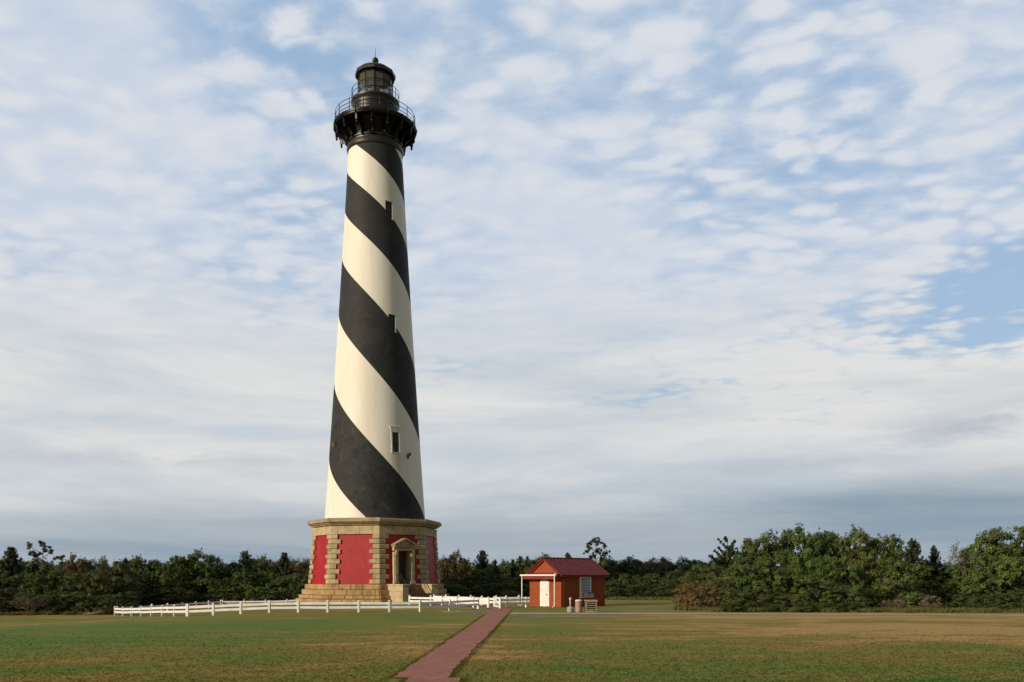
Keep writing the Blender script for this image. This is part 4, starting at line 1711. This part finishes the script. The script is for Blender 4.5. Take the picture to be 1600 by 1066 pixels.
PROTO = {
    'oakA': broad(101), 'oakB': broad(102, .12, 19, 32, 15), 'oakC': broad(103, .08, 15, 36, 15, .105, .5, .25),
    'oakD': broad(104, .18, 18, 32, 14, .105, .5, .21),
    'bushA': broad(111, .02, 15, 34, 15, .10, .5, .24), 'bushB': broad(112, .02, 18, 30, 14, .095, .5, .21),
    'thinA': broad(121, .22, 20, 20, 13, .085, .5, .2, .78), 'thinB': broad(122, .28, 18, 18, 13, .08, .48, .2, .75),
    'cedarA': conifer(131), 'cedarB': conifer(132, .8, 1.3), 'cedarC': conifer(133, .34, 2.4, .08, .13),
    'pineA': pine(141), 'pineB': pine(142, .30, 16, 1.6),
    'twigA': twiggy(151, 16), 'twigB': twiggy(152, 12, 5), 'snag': twiggy(153, 5, 0, 4.6, .32, .05, 'grey_twig', .6),
    'twigC': twiggy(154, 9, 4, 4.4, .6, .055, 'grey_twig', .9),
}
KIND = {  # proto names, thing name, category
    'oak': (('oakA', 'oakB', 'oakC', 'oakD'), 'oak_tree', 'tree'),
    'bush': (('bushA', 'bushB'), 'bush', 'bush'),
    'thin': (('thinA', 'thinB'), 'autumn_tree', 'tree'),
    'cedar': (('cedarA', 'cedarB'), 'cedar_tree', 'tree'),
    'ragged': (('cedarC',), 'cedar_tree', 'tree'),
    'pine': (('pineA', 'pineB'), 'pine_tree', 'tree'),
    'twig': (('twigA', 'twigB'), 'bare_shrub', 'shrub'),
    'snag': (('snag',), 'dead_tree', 'tree'),
    'baretree': (('twigC',), 'bare_tree', 'tree'),
}
COL = {
    'deep': (.086, .116, .032), 'dark': (.074, .096, .030), 'mid': (.094, .134, .035), 'fresh': (.102, .148, .037), 'lime': (.118, .156, .040),
    'olive': (.102, .126, .034), 'russet': (.128, .098, .040), 'tan': (.180, .135, .055), 'cedar': (.042, .056, .024), 'pine': (.060, .070, .028), 'grey': (.150, .140, .080), 'white': (.21, .20, .14),
}
first = {}
TREES = []
tr_rng = random.Random(42)
kcount = {}


def tree(px, Y, top, wpx, kind, col, zone, row, label=None, proto=None):
    X = wx(px, Y)
    zg = g(X, Y)
    h = wz(top, Y) - zg
    w = wpx / F * Y
    protos, nm, cat = KIND[kind]
    i = kcount.get(kind, 0)
    kcount[kind] = i + 1
    pr = proto or protos[i % len(protos)]
    cr_me, tr_me = PROTO[pr]
    root = empty(nm, (X, Y, zg), tr_rng.uniform(0, 6.283))
    root['category'] = cat
    for n_, me in (('crown', cr_me), ('trunk', tr_me)):
        if me is None:
            continue
        if (pr, n_) in first:
            o = first[(pr, n_)].copy()
        else:
            o = bpy.data.objects.new(n_, me)
            first[(pr, n_)] = o
        C.objects.link(o)
        o.parent = root
        k = tr_rng.uniform(.86, 1.14)
        c = COL[col]
        if zone == 'left wood':
            k *= .98
        o.color = (c[0] * k * tr_rng.uniform(.92, 1.08), c[1] * k, c[2] * k, 1)
    if kind in ('oak', 'bush', 'thin'):
        h = max(h - .28, h * .9)
    hs = h / 5.0
    nat = {'cedar': 2.3, 'ragged': 2.4, 'pine': 2.5, 'twig': 4.2, 'snag': 2.2, 'baretree': 4.6}.get(kind, 5.0)
    root.scale = (w / nat, w / nat, hs)
    TREES.append([root, kind, col, zone, row, px, label])
    return root


def jit(a):
    return tr_rng.uniform(-a, a)


# --- left wood: tall back row, middle row, low front edge
LW, MW = 'left wood', 'middle wood'
for px, top, w, k, c in ((4, 866, 50, 'oak', 'dark'), (40, 872, 56, 'oak', 'dark'), (86, 874, 46, 'oak', 'deep'), (172, 875, 50, 'oak', 'dark'), (203, 874, 44, 'oak', 'deep'), (224, 876, 44, 'oak', 'dark'), (350, 876, 44, 'oak', 'deep'), (368, 874, 40, 'oak', 'dark'), (402, 868, 46, 'oak', 'deep'), (426, 871, 42, 'thin', 'russet'), (459, 873, 44, 'oak', 'dark'), (478, 868, 40, 'thin', 'russet'), (500, 872, 44, 'oak', 'deep')):
    tree(px, 96 + jit(3) + (14 if px > 190 else 0), top, w * 1.4, k, c, LW, 'back')
for px in range(-10, 505, 24):
    tree(px + jit(6), 100 + jit(2) + (12 if px > 190 else 0), 872 + jit(3), 58, 'oak', ('dark', 'deep')[(px // 24) % 2], LW, 'behind')
for px in range(690, 1120, 24):
    tree(px + jit(6), 113 + jit(2), (876 if px < 830 else 871) + jit(3), 58, 'oak', ('dark', 'olive', 'deep')[(px // 24) % 3], MW, 'behind')
tree(17, 93, 853, 40, 'cedar', 'cedar', LW, 'x', 'dark pointed cedar rising above the wood at the far left edge of the photo')
tree(67, 98, 849, 44, 'pine', 'pine', LW, 'x', 'thin open crowned pine standing above the left wood beside the dark cedar', 'pineB')
tree(123, 92, 861, 46, 'oak', 'russet', LW, 'x', 'reddish brown autumn tree rising in the left wood, leftmost of a russet pair')
tree(150, 94, 864, 40, 'thin', 'russet', LW, 'x', 'reddish brown autumn tree rising in the left wood, right of a russet pair')
tree(272, 104, 863, 54, 'oak', 'deep', LW, 'x', 'rounded dark green oak forming the left part of the high hump in the left wood')
tree(318, 106, 861, 62, 'oak', 'deep', LW, 'x', 'widest dark green oak on the high hump of the left wood above the fence')
tree(297, 108, 862, 46, 'oak', 'mid', LW, 'x', 'dark green oak in the middle of the high hump of the left wood')
tree(383, 106, 860, 34, 'cedar', 'cedar', LW, 'x', 'dark pointed cedar above the left wood, first cedar right of the high oak hump')
tree(444, 108, 862, 30, 'cedar', 'cedar', LW, 'x', 'slim dark cedar above the left wood, nearest cedar to the lighthouse on its left')
tree(475, 110, 866, 24, 'thin', 'russet', LW, 'x', 'small russet tree top just left of the lighthouse base')
tree(424, 111, 856, 24, 'snag', 'grey', LW, 'x', 'thin dead tree with bare twigs poking above the left wood')
tree(409, 112, 862, 18, 'snag', 'grey', LW, 'x', 'smaller dead twigs poking above the left wood left of the tallest dead tree')
tree(196, 98, 871, 18, 'cedar', 'cedar', LW, 'x', 'small dark cedar spike in the dip of the left wood')
for i, px in enumerate(range(-30, 200, 27)):
    tree(px + jit(8), 84 + jit(2), 892 + jit(8), 62, 'oak', ('dark', 'deep', 'dark', 'olive')[i % 4], LW, 'middle')
for i, px in enumerate(range(188, 500, 27)):
    tree(px + jit(8), 104 + jit(2), 892 + jit(8), 50, 'oak', ('deep', 'mid', 'dark', 'deep')[i % 4], LW, 'middle')
for i, px in enumerate(range(-20, 195, 30)):
    tree(px + jit(6), 78.5 + jit(1), 921 + jit(8), 60, 'bush', ('dark', 'dark', 'deep')[i % 3], LW, 'front')
for i, px in enumerate(range(205, 490, 31)):
    tree(px + jit(6), 101 + jit(1), 917 + jit(7), 44, 'bush', ('dark', 'deep', 'dark', 'mid')[i % 4], LW, 'front')
tree(46, 76.5, 914, 40, 'twig', 'grey', LW, 'x', 'pale grey twiggy shrub on the front edge of the left wood', 'twigB')
tree(398, 100, 911, 44, 'bush', 'mid', LW, 'x', 'mid green rounded bush at the foot of the left wood behind the fence')

# --- wood behind the lighthouse and the shed
MW = 'middle wood'
for px, top, w, k, c in ((690, 870, 40, 'oak', 'dark'), (740, 874, 40, 'oak', 'olive'), (772, 877, 40, 'oak', 'deep'), (793, 877, 40, 'oak', 'deep'), (822, 869, 44, 'oak', 'olive'), (848, 866, 40, 'oak', 'olive'), (872, 868, 40, 'thin', 'russet'), (905, 867, 40, 'oak', 'olive'), (935, 871, 44, 'oak', 'deep'), (962, 872, 42, 'oak', 'dark'), (990, 870, 40, 'oak', 'dark'), (1024, 866, 44, 'thin', 'russet'), (1052, 872, 42, 'oak', 'dark'), (1082, 873, 42, 'oak', 'dark'), (1110, 876, 44, 'oak', 'dark')):
    tree(px, 108 + jit(3), top, w * 1.45, k, c, MW, 'back')
tree(712, 100, 862, 50, 'oak', 'russet', MW, 'x', 'brownish rounded tree right of the lighthouse base')
tree(695, 101, 867, 38, 'oak', 'russet', MW, 'x', 'small brown tree touching the right edge of the lighthouse base')
tree(754, 102, 859, 30, 'cedar', 'cedar', MW, 'x', 'dark cedar standing tallest between the lighthouse and the shed')
tree(773, 104, 874, 18, 'cedar', 'cedar', MW, 'x', 'small dark cedar just right of the tallest cedar between lighthouse and shed')
tree(801, 106, 873, 16, 'cedar', 'cedar', MW, 'x', 'small cedar tip peeking up left of the shed')
tree(813, 106, 868, 16, 'cedar', 'cedar', MW, 'x', 'cedar tip nearest the shed roof on its left')
tree(824, 106, 868, 14, 'cedar', 'cedar', MW, 'x', 'slim cedar tip directly behind the shed gutter')
tree(887, 110, 863, 20, 'cedar', 'cedar', MW, 'x', 'dark cedar top peeking over the red shed roof')
tree(931, 112, 841, 30, 'pine', 'pine', MW, 'x', 'tall thin pine with open tufts rising behind the shed roof', 'pineA')
tree(948, 112, 862, 16, 'pine', 'pine', MW, 'x', 'low small pine top right of the tall pine behind the shed', 'pineB')
for i, px in enumerate(range(690, 830, 24)):
    tree(px + jit(7), 97 + jit(2), 889 + jit(6), 46, ('oak', 'thin')[i % 5 == 1], ('deep', 'russet', 'olive', 'mid', 'olive')[i % 5], MW, 'middle')
for i, px in enumerate(range(832, 1090, 25)):
    tree(px + jit(7), 98 + jit(2), 888 + jit(6), 46, 'oak', ('dark', 'deep', 'dark', 'deep', 'dark')[i % 5], MW, 'middle')
for i, px in enumerate(range(690, 840, 26)):
    tree(px + jit(6), 92 + jit(1), 909 + jit(6), 44, ('bush', 'bush', 'bush')[i % 3], ('mid', 'deep', 'dark', 'dark', 'olive')[i % 5], MW, 'front')
for i, px in enumerate(range(842, 1075, 27)):
    tree(px + jit(6), 91 + jit(1), 909 + jit(6), 46, 'bush', ('dark', 'deep', 'dark')[i % 3], MW, 'front')
tree(797, 90, 916, 34, 'twig', 'tan', MW, 'x', 'tan bare shrub at the foot of the wood just left of the shed', 'twigB')

# --- right thicket
RW = 'right thicket'
for px, Y, top, w, k, c in ((1105, 70, 868, 70, 'oak', 'olive'), (1152, 70, 848, 74, 'oak', 'mid'), (1192, 69, 833, 76, 'oak', 'mid'), (1232, 69, 819, 72, 'oak', 'olive'), (1266, 69, 815, 76, 'oak', 'fresh'), (1304, 70, 822, 66, 'oak', 'deep'), (1338, 69, 825, 70, 'oak', 'olive'), (1372, 69, 827, 70, 'oak', 'olive'), (1400, 70, 834, 60, 'oak', 'deep'), (1436, 71, 868, 56, 'oak', 'mid'), (1472, 71, 874, 60, 'oak', 'mid'), (1503, 71, 866, 64, 'oak', 'mid'), (1550, 69, 832, 72, 'oak', 'fresh'), (1588, 68, 813, 92, 'oak', 'fresh'), (1640, 68, 815, 100, 'oak', 'mid')):
    tree(px, Y + jit(.8), top, w * 1.18, k, c, RW, 'back')
tree(1137, 69, 838, 46, 'ragged', 'cedar', RW, 'x', 'jagged dark cedar spiking up at the left shoulder of the right thicket', 'cedarC')
tree(1426, 68, 841, 34, 'cedar', 'cedar', RW, 'x', 'dark cedar rising at the right shoulder of the right thicket hump', 'cedarB')
tree(1459, 70, 852, 26, 'cedar', 'cedar', RW, 'x', 'small dark cedar in the dip of the right thicket', 'cedarB')
tree(1520, 69, 834, 72, 'baretree', 'olive', RW, 'x', 'half bare spreading tree at the left of the rightmost big oak')
for px, Y, top, w, k, c in ((1090, 65, 893, 66, 'thin', 'olive'), (1132, 64, 880, 68, 'oak', 'olive'), (1175, 63.5, 868, 72, 'oak', 'mid'), (1218, 63, 862, 70, 'oak', 'fresh'), (1262, 63, 866, 70, 'oak', 'mid'), (1300, 63, 858, 70, 'oak', 'fresh'), (1340, 63.5, 862, 72, 'oak', 'olive'), (1512, 64, 892, 62, 'oak', 'mid'), (1553, 62.5, 866, 76, 'oak', 'fresh'), (1600, 62, 862, 84, 'oak', 'mid'), (1650, 62, 860, 84, 'oak', 'mid')):
    tree(px, Y + jit(.6), top + jit(4), w * 1.1, k, c, RW, 'middle')
tree(1404, 61.2, 860, 84, 'oak', 'lime', RW, 'x', 'pale yellow green rounded tree standing out at the front of the right thicket', 'oakC')
for px, Y, top, w, k, c in ((1074, 61.5, 908, 40, 'bush', 'tan'), (1100, 60.5, 904, 48, 'bush', 'tan'), (1122, 61.5, 898, 44, 'bush', 'olive'), (1152, 58.8, 917, 52, 'bush', 'olive'), (1192, 58.8, 914, 58, 'bush', 'olive'), (1232, 58.6, 921, 56, 'bush', 'olive'), (1275, 59.5, 893, 74, 'bush', 'fresh'), (1322, 59.2, 902, 66, 'bush', 'mid'), (1352, 60.5, 912, 44, 'bush', 'dark'), (1516, 58.6, 927, 50, 'bush', 'deep'), (1552, 58.0, 922, 54, 'bush', 'deep'), (1590, 57.6, 918, 58, 'bush', 'mid'), (1630, 57.5, 915, 58, 'bush', 'mid')):
    tree(px, Y, top + jit(3), w * 1.1, k, c, RW, 'front')
for px, Y, w in ((1440, 64.5, 50), (1462, 63.5, 44), (1368, 63, 36)):
    tree(px, Y, 900 + jit(3), w, 'bush', 'dark', RW, 'middle')
tree(1398, 58.4, 925, 40, 'twig', 'tan', RW, 'x', 'tan bare shrub under the pale yellow green tree of the right thicket', 'twigA')
tree(1450, 59.6, 925, 34, 'bush', 'white', RW, 'x', 'small bush with whitish seed heads in the dark gap of the right thicket', 'bushB')
tree(1456, 58.4, 936, 34, 'twig', 'tan', RW, 'x', 'low tan bare shrub in the dark gap of the right thicket', 'twigB')

# low scrub along the front foot of the thicket
for i, px in enumerate((1140, 1172, 1210, 1252, 1290, 1330)):
    tree(px + jit(5), 57.6 + jit(.3), 938 + jit(3), 38, 'bush', ('olive', 'deep')[i % 2], RW, 'foot')

ORD = ['first', 'second', 'third', 'fourth', 'fifth', 'sixth', 'seventh', 'eighth', 'ninth', 'tenth', 'eleventh', 'twelfth', 'thirteenth', 'fourteenth', 'fifteenth', 'sixteenth', 'seventeenth', 'eighteenth', 'nineteenth', 'twentieth']
ADJ = {'deep': 'deep green', 'dark': 'dark green', 'mid': 'mid green', 'fresh': 'fresh green', 'lime': 'yellow green', 'olive': 'olive green', 'russet': 'russet brown', 'tan': 'tan', 'cedar': 'dark', 'pine': 'dark', 'grey': 'grey'}
NOUN = {'oak': 'oak', 'bush': 'bush', 'thin': 'tree', 'cedar': 'cedar', 'pine': 'pine', 'twig': 'shrub'}
WHERE = {LW: 'the left wood', MW: 'the wood behind the shed', RW: 'the right thicket'}
ROWW = {'back': 'on the skyline of', 'middle': 'halfway up', 'behind': 'at the back of', 'front': 'along the foot of', 'foot': 'lowest in front of'}
cnt = {}
for root, kind, col_, zone, row, px, label in sorted(TREES, key=lambda t: t[5]):
    if not label:
        key = (kind, col_, zone, row)
        i = cnt.get(key, 0)
        cnt[key] = i + 1
        label = '%s %s %s from the left %s %s' % (ORD[i], ADJ[col_], NOUN[kind], ROWW[row], WHERE[zone])
    root['label'] = label
    root['group'] = 'trees and bushes of ' + WHERE[zone]

# driftwood lying at the left wood edge
bb = MB()
dwr = random.Random(3)
Yd = 76.0
xd = wx(146, Yd)
zd = g(xd, Yd)
bb.tube([(-.9, .1, .10), (-.2, 0, .14), (.5, -.1, .22), (1.0, 0, .45)], [.09, .10, .08, .04], 6)
for k in range(9):
    x_ = dwr.uniform(-.8, .8)
    bb.tube([(x_, 0, .14), (x_ + dwr.uniform(-.3, .4), dwr.uniform(-.2, .2), .4), (x_ + dwr.uniform(-.5, .7), dwr.uniform(-.3, .3), dwr.uniform(.5, .85))], [.04, .025, .01], 5)
dwo = bb.build('fallen_branch', M['grey_twig'], None, (xd, Yd, zd))
tag(dwo, 'bleached fallen branch lying at the edge of the left wood beside the fence end', 'branch')
